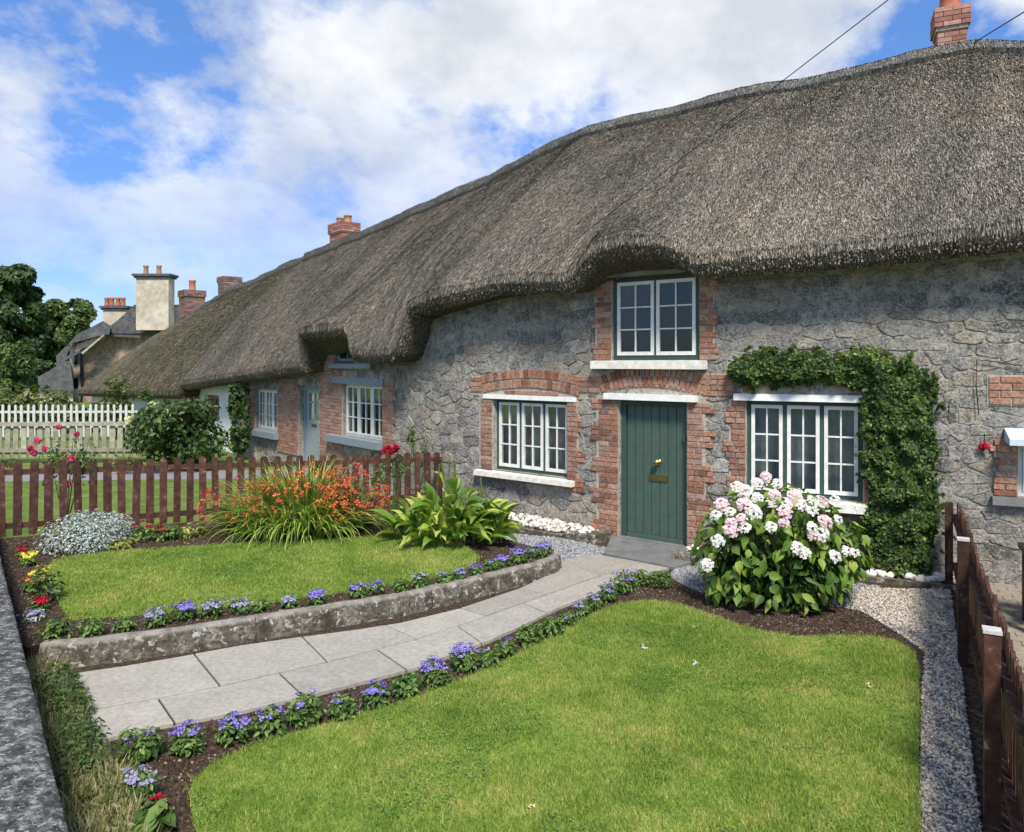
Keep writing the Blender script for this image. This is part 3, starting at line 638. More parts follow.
def make_window(root, s0, s1, z0, z1, ncas, cols, rows, frame_m, cas_m, curtain=None, o=-.06, label=None, fw=.05, gap=.045, cw=.042):
    """window > frame piece, casements (each with glass)"""
    sc = (s0 + s1) / 2; u, n, up = axes(sc); C0 = W(sc, o, 0); hw = (s1 - s0) / 2
    fr = MB()
    fr.box(C0, u, n, up, -hw, hw, -.06, .0, z0, z0 + fw); fr.box(C0, u, n, up, -hw, hw, -.06, .0, z1 - fw, z1)
    fr.box(C0, u, n, up, -hw, -hw + fw, -.06, .0, z0 + fw, z1 - fw); fr.box(C0, u, n, up, hw - fw, hw, -.06, .0, z0 + fw, z1 - fw)
    inner = 2 * hw - 2 * fw; wc = (inner - gap * (ncas - 1)) / ncas
    for k in range(1, ncas):
        x = -hw + fw + k * wc + (k - 1) * gap; fr.box(C0, u, n, up, x, x + gap, -.06, -.002, z0 + fw, z1 - fw)
    f = fr.build('window', frame_m, root, label=label)
    for k in range(ncas):
        x0 = -hw + fw + k * (wc + gap) + .003; x1 = x0 + wc - .006; a, b = z0 + fw + .004, z1 - fw - .004; c = MB()
        c.box(C0, u, n, up, x0, x1, -.03, .012, a, a + cw * 1.1); c.box(C0, u, n, up, x0, x1, -.03, .012, b - cw, b)
        c.box(C0, u, n, up, x0, x0 + cw, -.03, .0115, a + cw * 1.1, b - cw); c.box(C0, u, n, up, x1 - cw, x1, -.03, .0115, a + cw * 1.1, b - cw)
        gx0, gx1, gz0, gz1 = x0 + cw, x1 - cw, a + cw * 1.1, b - cw; bw = .009
        for i in range(1, cols): x = gx0 + (gx1 - gx0) * i / cols; c.box(C0, u, n, up, x - bw, x + bw, -.022, .006, gz0, gz1)
        for i in range(1, rows): z = gz0 + (gz1 - gz0) * i / rows; c.box(C0, u, n, up, gx0, gx1, -.022, .004, z - bw, z + bw)
        c.build('casement', cas_m, f)
        pw, ph = (gx1 - gx0) / cols, (gz1 - gz0) / rows
        for i in range(cols):
            for j in range(rows):
                g_ = MB(); t1, t2 = random.uniform(-.0018, .0018), random.uniform(-.0018, .0018)
                c4 = C0 + u * (gx0 + pw * (i + .5)) + n * (-.012) + up * (gz0 + ph * (j + .5))
                g_.add([c4 + u * a * pw / 2 + up * b * ph / 2 + n * (a * t1 + b * t2 + d) for d in (-.002, .002) for a, b in ((-1, -1), (1, -1), (1, 1), (-1, 1))], [(3, 2, 1, 0), (4, 5, 6, 7)])
                g_.build('pane', M['glass'], f)
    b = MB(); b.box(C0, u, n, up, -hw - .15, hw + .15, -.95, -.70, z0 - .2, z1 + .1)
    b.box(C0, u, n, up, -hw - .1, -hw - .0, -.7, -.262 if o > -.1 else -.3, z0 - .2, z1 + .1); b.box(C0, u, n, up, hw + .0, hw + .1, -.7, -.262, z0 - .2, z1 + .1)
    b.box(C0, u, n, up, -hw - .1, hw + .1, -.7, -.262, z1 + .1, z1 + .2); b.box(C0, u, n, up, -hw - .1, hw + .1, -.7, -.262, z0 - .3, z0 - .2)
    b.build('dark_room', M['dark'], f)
    if curtain:                              # pleated net curtain
        V = []; Fc = []; k = 48
        for i in range(k + 1):
            x = -hw + .02 + (2 * hw - .04) * i / k; d = -.17 + .012 * math.sin(i * 1.9) + .006 * math.sin(i * .7)
            V += [C0 + u * x + n * d + up * (z0 + .02), C0 + u * x + n * d + up * (z1 - .02)]
        for i in range(k): a = 2 * i; Fc.append((a, a + 2, a + 3, a + 1))
        obj('curtain', V, Fc, curtain, f, True)
    return f
def chimney(root, px, py0, py1, wpx, dist_o=OR, material='chimney_brick', pots=(), depth=.55, cap=True, sh=1.0, rot=0):
    s = s_at(px, dist_o); c = W(s, dist_o, 0); wd = wpx * c.y / F / 2; z0 = HC + (HY - py0) * c.y / F - .7; z1 = HC + (HY - py1) * c.y / F
    u, n, up = axes(s); d = depth / 2; core = MB(); core.box(c, u, n, up, -wd + .012, wd - .012, -d + .012, d - .012, z0, z1 - .01)
    if cap: core.box(c, u, n, up, -wd - .02, wd + .02, -d - .02, d + .02, z1 - .3, z1 - .015)
    ch = core.build('chimney', M['brick_mortar'], root); V = []; Fc = []; at = []; B = MB(); rnd = random.Random(5)
    row = 0; z = z0
    while z < z1 - .02:
        grow = .045 if (cap and z > z1 - .3) else 0.0
        for (ax, ay, ha, hb) in ((u, n, wd + grow, d + grow), (n, u, d + grow, wd + grow)):
            for sg in (1, -1):
                m = max(2, round(2 * ha / .225)); e = np.linspace(-ha, ha, m + 1)
                if row % 2: e = np.concatenate([[-ha], (e[:-1] + e[1:]) / 2, [ha]])
                for a, b in zip(e[:-1], e[1:]):
                    n0 = len(B.v); B.box(c, ax, ay * sg, up, a + .005, b - .005, hb - .05, hb + rnd.uniform(0, .006), z + .005, z + .069); at += [rnd.random()] * (len(B.v) - n0)
        z += .075; row += 1
    stuff(obj('brickwork', B.v, B.f, M[material], ch, attr=at))
    for (dx, h, r, pm) in pots:
        p = MB(); o = c + u * dx; p.lathe(o, [(r * 1.1, z1 - .03), (r * 1.1, z1 + .05), (r, z1 + .08), (r * .92, z1 + h * .8), (r * 1.08, z1 + h * .86), (r * 1.08, z1 + h), (r * .8, z1 + h), (r * .75, z1 + h * .7)], 16)
        p.build('chimney_pot', M[pm], ch, True)
    return ch

# ------------------------------------------------------------ the main cottage
S_L, S_R = s_at(441), s_at(951)
def opening(x0, y0, x1, y1):
    a, b = s_at(x0), s_at(x1); m = (x0 + x1) / 2; return [a, b, z_at(m, y1), z_at(m, y0)]
door = [s_at(619.5), s_at(687), 0.03, z_at(650, 400.5)]
winL = opening(493.5, 400, 567.5, 473.5); winR = opening(746.5, 401.5, 863, 498); winU = opening(612.5, 275, 699.5, 360)
root = thing('thatched_cottage', 'nearest thatched stone cottage, with the dark green front door and white casement windows', 'cottage', tuple(W(s_at(700), -2, 0)), 'thatched cottages in a row')
holes = [door, winL, winR, winU]
wall = make_wall(root, S_L, S_R, holes, M['mortar'])
rubble(wall, S_L, S_R, 0.05, .27, .14, holes, M['stone'], seed=4, limit=300)
th = make_roof(root, S_L - .0, S_R, 4800)
B = Bricks()
zd = door[3]; zw = winL[3]
# door jambs, toothed
B.block(s_at(600), door[0] - .005, .03, zd, tooth_l=.15); B.block(door[1] + .005, s_at(703), .03, zd, tooth_r=.14)
B.block(s_at(481.5), winL[0] - .005, winL[2], zw, tooth_l=.0, tooth_r=0, bl=.17); B.block(winL[1] + .005, s_at(577.5), winL[2] - .18, zw, tooth_r=.13, bl=.14)
B.block(s_at(731.5), winR[0] - .005, winR[2], winR[3], tooth_l=.09, bl=.14); B.block(winR[1] + .005, s_at(872), winR[2], winR[3], bl=.14)
B.block(s_at(598), winU[0] - .005, winU[2] + .0, winU[3] - .02, tooth_l=.06, bl=.2); B.block(winU[1] + .005, s_at(713.5), winU[2], winU[3] - .05, tooth_r=.05, bl=.2)
B.arch(s_at(484), s_at(580), zw + .078, .10, .29, bw=.085, rows=2); B.block(s_at(472), s_at(483), zw + .10, zw + .34)
B.block(s_at(505), s_at(560), zw + .078, zw + .14, bl=.2)
B.arch(s_at(603), s_at(706), zd + .08, .13, .24); B.arch(s_at(607), s_at(698), zd + .09, .09, .07, rows=1)
B.block(s_at(577), s_at(601), zw + .14, zw + .38, bl=.19); B.block(s_at(703), s_at(734), zd + .08, zd + .36, bl=.2)
B.arch(s_at(744), s_at(868), winR[3] + .09, .14, .16, rows=1)
B.build(wall)
for q in ((s_at(597), door[0] - .004, .02, zd + .04), (door[1] + .004, s_at(706), .02, zd + .04), (s_at(480), winL[0] - .004, winL[2], zw + .04), (winL[1] + .004, s_at(579), winL[2] - .18, zw + .04),
          (s_at(729), winR[0] - .004, winR[2], winR[3] + .04), (winR[1] + .004, s_at(873), winR[2], winR[3] + .04), (s_at(596), winU[0] - .004, winU[2], winU[3]), (winU[1] + .004, s_at(715), winU[2], winU[3] - .05),
          (s_at(472), s_at(588), zw + .042, zw + .36), (s_at(588), s_at(734), zd + .042, zd + .37), (s_at(741), s_at(870), winR[3] + .042, winR[3] + .3)):
    mortar_patch(wall, *q, o=random.uniform(.014, .02))
# lintels and sills
for a, b, c, d, e in (((484.5, 577, zw + .001, zw + .068, 'window_lintel')), (607, 698.5, zd + .001, zd + .085, 'door_lintel'), (734.5, 862, winR[3] + .001, winR[3] + .085, 'window_lintel')):
    wall_block(wall, e, s_at(a), s_at(b), c, d, -.05, .075, M['white'])
wall_block(wall, 'window_sill', s_at(478.5), s_at(576), winL[2] - .10, winL[2] - .001, -.12, .16, M['cream'], .025)
wall_block(wall, 'window_sill', s_at(742), s_at(868), winR[2] - .12, winR[2] - .001, -.12, .14, M['cream'], .02)
wall_block(wall, 'window_sill', s_at(596), s_at(707.5), winU[2] - .12, winU[2] - .001, -.12, .12, M['cream'], .012)
wall_block(wall, 'window_head_board', s_at(610), s_at(697), winU[3] + .002, winU[3] + .09, -.12, .13, M['olive'], .03)
make_window(root, *winL, 3, 2, 3, M['dgreen'], M['white'], M['curtain'], label='three-light white casement window left of the green door')
make_window(root, *winR, 3, 2, 3, M['dgreen'], M['white'], M['curtain'], label='three-light white casement window behind the hydrangea')
make_window(root, *winU, 2, 2, 3, M['dgreen'], M['white'], M['darkcurtain'], label='two-light white window under the raised eave', fw=.06, gap=.03, cw=.045)
# green plank door
sc = (door[0] + door[1]) / 2; u, n, up = axes(sc); C0 = W(sc, -.10, 0); hw = (door[1] - door[0]) / 2
fr = MB(); fr.box(C0, u, n, up, -hw, -hw + .075, -.08, .035, .03, zd - .07); fr.box(C0, u, n, up, hw - .06, hw, -.08, .035, .03, zd - .07); fr.box(C0, u, n, up, -hw, hw, -.08, .036, zd - .07, zd - .002)
dr = MB(); dr.box(C0, u, n, up, -hw + .075, hw - .06, -.05, -.012, .06, zd - .07); dr.box(C0, u, n, up, -hw + .09, hw - .075, -.012, .035, .055, .11)
dd = dr.build('front_door', M['green'], root); fr.build('door_frame', M['dgreen'], dd)
x0, x1 = -hw + .078, hw - .063; npl = 7
for k in range(npl):
    a = x0 + (x1 - x0) * k / npl; b = x0 + (x1 - x0) * (k + 1) / npl; p = MB()
    q = [(a + .002, -.02), (a + .007, 0), (b - .007, 0), (b - .002, -.02)]
    p.add([C0 + u * i + n * j + up * z for z in (.115, zd - .075) for i, j in q], [(0, 1, 5, 4), (1, 2, 6, 5), (2, 3, 7, 6), (4, 5, 6, 7), (3, 2, 1, 0)]); p.build('plank', M['green'], dd)
kx, kz = (s_at(655) - sc), z_at(655, 463)
kn = MB(); o = C0 + u * kx + up * kz; kn.lathe(o, [(.05, 0), (.05, .008), (.042, .014), (.02, .02), (.02, .04), (.038, .052), (.045, .07), (.038, .088), (.01, .096)], 18, n); kn.build('door_knob', M['brass'], dd, True)
lb = MB(); lz = z_at(655, 479); bb = C0 + u * kx + up * lz
for a, b, c, d, h in ((-.135, .135, -.045, -.032, .012), (-.135, .135, .032, .045, .012), (-.135, -.118, -.032, .032, .011), (.118, .135, -.032, .032, .011), (-.116, .116, -.028, .028, .008)): lb.box(bb, u, n, up, a, b, 0, h, c, d)
lb.build('letterbox', M['brass'], dd)
hg = MB(); hg.box(C0, u, n, up, hw - .062, hw - .045, .034, .05, z_at(686, 442), z_at(686, 435)); hg.build('door_latch', M['brass'], dd)
wall_block(root, 'threshold', door[0], door[1], -.02, .055, -.3, .03, M['step'])
chimney(root, 950, 50, 16, 25, pots=[(.0, .36, .15, 'terracotta')], depth=.45)

# ------------------------------------------------------------ left-hand cottage with the grey door
sl = s_at(240); root2 = thing('thatched_cottage', 'second thatched cottage along the row, with a grey-green half-glazed door and blue-grey sills', 'cottage', tuple(W(s_at(330), -2, 0)), 'thatched cottages in a row')
w1 = opening(343, 384.5, 383, 438); w2 = opening(255.5, 389.5, 278, 430); d2 = opening(300, 386, 319, 470); d2[2] = .03; wu = opening(335, 336, 355, 363)
h2 = [w1, w2, d2, wu]; wall2 = make_wall(root2, sl, S_L - .002, h2, M['pale_mortar'])
rubble(wall2, sl, S_L - .002, .05, .33, .19, h2, M['stone'], seed=9, limit=300, joint=.012)
make_roof(root2, s_at(186, .42), S_L - .002, 2900)
B = Bricks()
B.block(s_at(321), w1[0] - .005, .1, w1[3] + .1, tooth_l=0, tooth_r=0); B.block(w1[1] + .005, s_at(394), w1[2] - .1, w1[3] + .1, tooth_r=.1)
B.block(w2[1] + .005, s_at(299), .3, w2[3] + .3, tooth_r=.0); B.block(s_at(246.5), w2[0] - .005, w2[2], w2[3] + .1, tooth_l=.05)
B.block(s_at(321), s_at(334.5), w1[3] + .1, wu[3] + .2); B.block(s_at(335), s_at(343), w1[3] + .1, wu[2] - .06); B.build(wall2, joined=True)
for q in ((s_at(321), w1[0] - .004, .1, w1[3] + .1), (w1[1] + .004, s_at(394), w1[2] - .1, w1[3] + .1), (w2[1] + .004, s_at(299), .3, w2[3] + .3), (s_at(246), w2[0] - .004, w2[2], w2[3] + .1)): mortar_patch(wall2, *q, o=random.uniform(.012, .02))
wall_block(wall2, 'window_lintel', s_at(335), s_at(385), w1[3] + .001, w1[3] + .13, -.05, .06, M['bluegrey'])
wall_block(wall2, 'window_sill', s_at(331.5), s_at(384), w1[2] - .16, w1[2] - .001, -.1, .15, M['bluegrey'], .02)
wall_block(wall2, 'window_sill', s_at(246.5), s_at(280), w2[2] - .17, w2[2] - .001, -.1, .15, M['bluegrey'], .02)
wall_block(wall2, 'window_sill', s_at(334), s_at(375), wu[2] - .11, wu[2] - .001, -.1, .12, M['bluegrey'], .02)
make_window(root2, *w1, 3, 2, 3, M['white'], M['white'], None, fw=.035, gap=.03, cw=.035, o=-.08); make_window(root2, *w2, 3, 2, 3, M['white'], M['white'], None, fw=.035, gap=.03, cw=.035, o=-.08)
make_window(root2, *wu, 1, 2, 2, M['dgreen'], M['bluegrey'], None, fw=.04)
sc = (d2[0] + d2[1]) / 2; u, n, up = axes(sc); C0 = W(sc, -.12, 0); hw = (d2[1] - d2[0]) / 2; t = d2[3]
dr = MB(); dr.box(C0, u, n, up, -hw + .1, hw - .08, -.05, 0, .05, 1.15); dr.box(C0, u, n, up, -hw + .1, -hw + .2, -.05, 0, 1.15, t - .1); dr.box(C0, u, n, up, hw - .18, hw - .08, -.05, 0, 1.15, t - .1); dr.box(C0, u, n, up, -.015, .035, -.05, -.004, 1.15, t - .15); dr.box(C0, u, n, up, -hw + .2, hw - .18, -.05, -.001, t - .17, t - .1); dr.box(C0, u, n, up, -hw + .2, hw - .18, -.045, -.006, 1.52, 1.56)
dd2 = dr.build('front_door', M['greydoor'], root2)
fr = MB(); fr.box(C0, u, n, up, -hw, -hw + .1, -.08, .03, .03, t - .1); fr.box(C0, u, n, up, hw - .08, hw, -.08, .03, .03, t - .1); fr.box(C0, u, n, up, -hw, hw, -.08, .03, t - .1, t); fr.build('door_frame', M['bluegrey'], dd2)
g_ = MB(); g_.box(C0, u, n, up, -hw + .12, hw - .1, -.03, -.02, 1.15, t - .12); g_.build('door_glass', M['glass'], dd2)
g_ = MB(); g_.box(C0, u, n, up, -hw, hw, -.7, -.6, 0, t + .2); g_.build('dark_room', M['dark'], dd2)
g_ = MB(); g_.box(C0, u, n, up, -.13, .13, 0, .012, 1.0, 1.06); g_.build('letterbox', M['brass'], dd2)
chimney(root2, 344, 240, 225, 27, pots=[(-.25, .26, .12, 'buffpot'), (.25, .26, .12, 'buffpot')], depth=.55)

# ------------------------------------------------------------ white cottage and the far end of the thatched row
s3 = s_at(92); root3 = thing('thatched_cottage', 'far white-walled thatched cottage with a sagging mossy roof behind the rose bush', 'cottage', tuple(W(s_at(160), -2, 0)), 'thatched cottages in a row')
w3 = opening(205, 395, 219, 421); w3b = opening(106, 402, 128, 414)
wall3 = make_wall(root3, s3, sl - .002, [w3, w3b], M['render'])
make_roof(root3, s_at(80, .42), s_at(186, .42) - .003, 900, drop=.10, far=True, hip=True)
make_window(root3, *w3, 2, 2, 2, M['rust'], M['rust'], M['curtain'], fw=.06, cw=.05, o=-.08)
make_window(root3, *w3b, 2, 2, 2, M['bluegrey'], M['bluegrey'], None, fw=.06, cw=.05, o=-.08)
sp = s_at(187, .3); m = MB(); u, n, up = axes(sp); m.box(W(sp, .25, 0), u, n, up, -.22, .22, -.2, .2, 0, z_at(187, 388, .25)); m.build('porch_post', M['darkred'], root3)
chimney(root3, 229.5, 291, 277, 17, pots=[], material='dull_brick', depth=.7)
chimney(root3, 192, 303, 291, 20, pots=[(.05, .5, .15, 'terracotta')], material='dull_brick', depth=.9)

# ------------------------------------------------------------ neighbour to the right
s5 = s_at(951); s6 = SL[-1] - 1.2
root5 = thing('thatched_cottage', 'stone cottage at the right edge beyond the brown picket fence, white window frame', 'cottage', tuple(W(s_at(1100), -2, 0)), 'thatched cottages in a row')
w5 = [s_at(1018), s_at(1018) + 1.1, z_at(1021, 497), z_at(1021, 440)]
wall5 = make_wall(root5, S_R + .002, s6, [w5], M['mortar']); rubble(wall5, S_R + .002, s6, .05, .27, .14, [w5], M['stone'], seed=14, limit=300)
make_roof(root5, S_R + .002, s6, 3600)
B = Bricks(); B.block(s_at(988), s_at(1060), z_at(1005, 405), z_at(1005, 376)); B.block(s_at(997), w5[0] - .005, w5[2], w5[3], tooth_l=.05, bl=.16); B.build(wall5)
mortar_patch(wall5, s_at(987), s_at(1060), z_at(1005, 406), z_at(1005, 375)); mortar_patch(wall5, s_at(998), w5[0] - .004, w5[2], w5[3])
make_window(root5, *w5, 3, 2, 3, M['white'], M['white'], M['curtain'])
wall_block(wall5, 'window_sill', w5[0] - .25, w5[1] + .1, w5[2] - .09, w5[2] - .002, -.1, .10, M['step'])
# ------------------------------------------------------------ ground, path, beds
def poly_px(pts, z): return [tuple(G(x, y, z)[:2]) for x, y in pts]
def inside(poly, X, Y):
    r = np.zeros(len(X), bool); n = len(poly)
    for i in range(n):
        x1, y1 = poly[i]; x2, y2 = poly[(i + 1) % n]
        c = ((y1 > Y) != (y2 > Y)) & (X < (x2 - x1) * (Y - y1) / (y2 - y1 + 1e-12) + x1); r ^= c
    return r
def sample(poly, n, avoid=()):
    a = np.array(poly); lo, hi = a.min(0), a.max(0); out = np.zeros((0, 2))
    while len(out) < n:
        q = RNG.uniform(lo, hi, (n * 3, 2)); m = inside(poly, q[:, 0], q[:, 1])
        for v in avoid: m &= ~inside(v, q[:, 0], q[:, 1])
        out = np.concatenate([out, q[m]])
    return out[:n]
def parea(poly): return area(poly)
def smooth_poly(pts, it=2):
    for _ in range(it):
        q = []
        for i in range(len(pts)):
            p, n = pts[i], pts[(i + 1) % len(pts)]; q += [(p[0] * .75 + n[0] * .25, p[1] * .75 + n[1] * .25), (p[0] * .25 + n[0] * .75, p[1] * .25 + n[1] * .75)]
        pts = q
    return pts
def sheet(name, poly, z, material, parent=None, thick=.02):
    m = MB(); n = len(poly); m.add([(x, y, z) for x, y in poly] + [(x, y, z - thick) for x, y in poly], [tuple(range(n))] + [(i, i + n, (i + 1) % n + n, (i + 1) % n) for i in range(n)])
    if sum(poly[i][0] * poly[(i + 1) % n][1] - poly[(i + 1) % n][0] * poly[i][1] for i in range(n)) < 0: m.f = [f[::-1] for f in m.f]
    return m.build(name, material, parent)
M['farground'] = mat('far_grass', None, 1.0, 0.2, 3, stops=[(0.35, (0.07, 0.12, 0.02)), (0.65, (0.16, 0.20, 0.04))], tscale=2)
struct(sheet('ground', [(-400, -60), (400, -60), (400, 900), (-400, 900)], -.03, M['farground']))
TW = .62
ea, eb = G(0, 553, TW)[:2], G(70.5, 832, TW)[:2]; dr_ = (eb - ea) / np.linalg.norm(eb - ea); nn_ = np.array([-dr_[1], dr_[0]])
if nn_[0] > 0: nn_ = -nn_
def wl(d, off): return tuple(ea + dr_ * d + nn_ * off)      # along the street wall from its far part towards the camera
struct(sheet('street_pavement', [wl(-12.2, .4), wl(7.4, .4), wl(7.4, 3.4), wl(-12.2, 3.4)], .12, M['tarmac'], thick=.2))
struct(sheet('street_road', [wl(-60, 3.4), wl(20, 3.4), wl(20, 12), wl(-60, 12)], .02, M['road'], thick=.05))
RB = .19                                    # height of the raised bed
# garden soil (own side), one sheet; the raised part is a plateau held by the kerb
near_c = [wl(6.6, .2), (1.2, 1.5), tuple(np.array([2.6, 3.9]) + (.12, 0)), (4.88, 8.05), tuple(P(s_at(950)))] + [tuple(P(s_at(x))) for x in (880, 800, 700, 620, 560, 500, 450)] + [(-1.6, 12.5), tuple(G(380, 560, 0)[:2]), tuple(G(20, 640, 0)[:2]), wl(1.6, .2), wl(3.5, .2)]
struct(sheet('garden_soil', near_c, .0, M['soil'], thick=.03))
kl_top = [(38, 646), (75, 643.5), (124, 638), (180, 630.5), (240, 622), (300, 612.5), (360, 603), (400, 597), (450, 585.5), (500, 574), (540, 564), (556, 558.5), (561, 554), (556, 549), (543, 545)]
KT = [G(x, y, RB)[:2] for x, y in kl_top]
def offs(pl, d):
    pl = [np.array(p) for p in pl]; out = []
    for i, p in enumerate(pl):
        t = pl[min(i + 1, len(pl) - 1)] - pl[max(i - 1, 0)]; t = t / np.linalg.norm(t); out.append(p + np.array([-t[1], t[0]]) * d)
    return out
fineKT = []
for a, b in zip(KT[:-1], KT[1:]):
    n = max(2, int(np.linalg.norm(b - a) / .12))
    for k in range(n): fineKT.append(a + (b - a) * k / n)
fineKT.append(KT[-1]); INN = offs(fineKT, .13)
# kerb blocks
kerb = struct(bpy.data.objects.new('garden_kerb', None)); link(kerb)
L_ = len(fineKT); cuts = [0, int(L_ * .27), int(L_ * .5), int(L_ * .72), int(L_ * .87), L_ - 1]
for a, b in zip(cuts[:-1], cuts[1:]):
    V = []; Fc = []; idx = list(range(a, b + 1))
    for k, i in enumerate(idx):
        f, n_ = np.array(fineKT[i]), np.array(INN[i]); e = .004 if k == 0 or k == len(idx) - 1 else 0
        j = lambda q=.006: random.uniform(-q, q); d = (n_ - f) / np.linalg.norm(n_ - f)
        if k == 0: f = f + (np.array(fineKT[i + 1]) - f) * .05; n_ = n_ + (np.array(INN[i + 1]) - n_) * .05
        for p, z in ((f - d * .012, -.03), (f - d * .008 + d * j(.004), .06), (f - d * .004 + d * j(), .13 + j(.01)), (f + d * (.004 + j(.004)), RB - .022 + j(.005)), (f + d * (.022 + j(.006)), RB + .004 + j()), (f + d * .07, RB + .010 + j()), (n_ - d * .01, RB + .002 + j()), (n_, RB - .1)): V.append((p[0], p[1], z))
    m = 8
    for k in range(len(idx) - 1):
        for r in range(m - 1): Fc.append((k * m + r, (k + 1) * m + r, (k + 1) * m + r + 1, k * m + r + 1))
    Fc.append(tuple(range(m))); Fc.append(tuple((len(idx) - 1) * m + r for r in reversed(range(m))))
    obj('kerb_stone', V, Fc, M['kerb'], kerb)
fl_a, fl_b = G(-60, 540, .25), G(441, 499, .15)      # line of the left fence on the ground
bed_poly = [tuple(p) for p in INN] + [tuple(G(505, 538, RB)[:2]), tuple(G(486, 524, RB)[:2]), tuple(G(462, 508, RB)[:2]), tuple(G(444, 500, .17)[:2]), wl(-3.0, .2), wl(-1.9, .2), wl(.2, .2), wl(1.15, .1), tuple(G(30, 646, RB)[:2])]
struct(sheet('raised_bed', bed_poly, RB - .012, M['soil'], thick=.25))
# lawns
lawnA_px = [(188, 800), (193, 780), (215, 762), (262, 741), (330, 723), (400, 703), (440, 688), (480, 672), (520, 653), (560, 632), (590, 616), (615, 605), (645, 600), (680, 604), (705, 613), (735, 624), (770, 633), (800, 637), (850, 635), (890, 638), (915, 650), (920, 680), (918, 760), (922, 840), (930, 1000), (700, 1150), (300, 1150), (215, 900)]
lawnB_px = [(46, 571), (50, 562), (70, 556), (130, 550), (210, 545), (300, 542), (400, 534), (432, 533), (452, 541), (476, 552), (478, 562), (462, 569), (430, 577), (380, 585), (330, 592), (260, 602), (180, 609), (120, 614), (80, 617), (69, 618), (60, 604), (52, 588)]
LA = smooth_poly(poly_px(lawnA_px, .02), 1); LB = smooth_poly(poly_px(lawnB_px, RB + .015), 1)
def lawn(name, poly, z, n, hgt, wid, fade=None):
    g_ = struct(sheet(name, poly, z, M['lawn'], thick=.03)); q = sample(poly, n)
    if fade is not None:                     # blades thin out towards the street where nobody looks
        q = q[(q[:, 1] > 3.2)]
    q = q + RNG.normal(size=q.shape) * np.where(RNG.random((len(q), 1)) < .2, .03, .01); n = len(q); C = np.column_stack([q, np.full(n, z - .003)])
    cl = np.array([noise.noise(Vector((a * 1.8, b * 1.8, 2.0))) for a, b in q]) * .5 + .75
    lean = unit(np.column_stack([RNG.normal(size=(n, 2)) * .42, np.ones(n)])); side = np.column_stack([RNG.normal(size=(n, 2)), np.zeros(n)]); side = unit(side)
    h = (hgt * RNG.uniform(.55, 1.25, n) * (cl + .25))[:, None]; wd = (wid * RNG.uniform(.7, 1.3, n))[:, None]
    Pp, Ff, at = cloud_mesh(C, lean * h, side * wd, lean, [(0, -.5, 0), (0, .5, 0), (1, 0, 0)], [(0, 1, 2)])
    stuff(obj('grass_blades', Pp, Ff, M['blade'], g_, attr=at)); return g_
lawn('near_lawn', LA, .02, int(parea(LA) * 15500), .034, .0065, 1)
lawn('raised_lawn', LB, RB + .015, int(parea(LB) * 9500), .034, .009)
print('lawns', parea(LA), parea(LB))
# clover and broad-leaved weeds among the grass
def clover(name, poly, z, n):
    q = sample(poly, n * 4); k = np.array([noise.noise(Vector((a * 1.3, b * 1.3, 6.0))) + .5 * noise.noise(Vector((a * 4, b * 4, 3.0))) > .12 for a, b in q]); q = q[k][:n]; n = len(q)
    C = np.column_stack([q, np.full(n, z + .018) + RNG.random(n) * .012]); Nn = unit(rand_dirs(n) * .45 + np.array([0, 0, 1])); u, v = frames(Nn); s = (.0085 * RNG.uniform(.6, 1.3, n))[:, None]
    Pp, Ff, at = cloud_mesh(C, u * s, v * s * 1.3, Nn * s, QLEAF_V, QLEAF_F); tag(stuff(obj(name, Pp, Ff, M['clover'], attr=at)), 'small clover leaves spread through the lawn grass, ' + ('near lawn' if z < .1 else 'raised lawn'), 'clover')
M['clover'] = leafmat('clover_leaves', [(0, (0.07, 0.15, 0.03)), (0.7, (0.15, 0.27, 0.055)), (1, (0.24, 0.36, 0.10))])
clover('clover', LA, .02, 9000); clover('clover', LB, RB + .015, 3500)
# scattered soil and bark bits
def bits(name, poly, z, dens, r, material, parent=None, avoid=(), flat=.6, top=.0):
    n = int(parea(poly) * dens); q = sample(poly, n, avoid); C = np.column_stack([q, np.full(n, z) + RNG.random(n) * top]); Nn = unit(rand_dirs(n) * np.array([.5, .5, .35]) + np.array([0, 0, 1])); u, v = frames(Nn)
    R = (r * RNG.uniform(.45, 1.4, n))[:, None]
    Pp, Ff, at = cloud_mesh(C, u * R * 1.2, v * R * RNG.uniform(.5, 1, (n, 1)), Nn * R * flat, STONE_V, STONE_F); return stuff(obj(name, Pp, Ff, material, parent, attr=at))
bedA = poly_px([(140, 742), (200, 722), (300, 700), (400, 675), (480, 647), (560, 610), (620, 588), (680, 572), (715, 575), (900, 600), (935, 645), (880, 642), (800, 642), (735, 630), (680, 606), (645, 603), (560, 637), (480, 677), (400, 708), (262, 746), (215, 766), (190, 800), (205, 860), (170, 860), (130, 790)], .01)
bits('soil_crumbs', bedA, .0, 2300, .014, M['clump'], avoid=(LA,))
bits('soil_crumbs', bed_poly, RB - .012, 900, .014, M['clump'], avoid=(LB,))
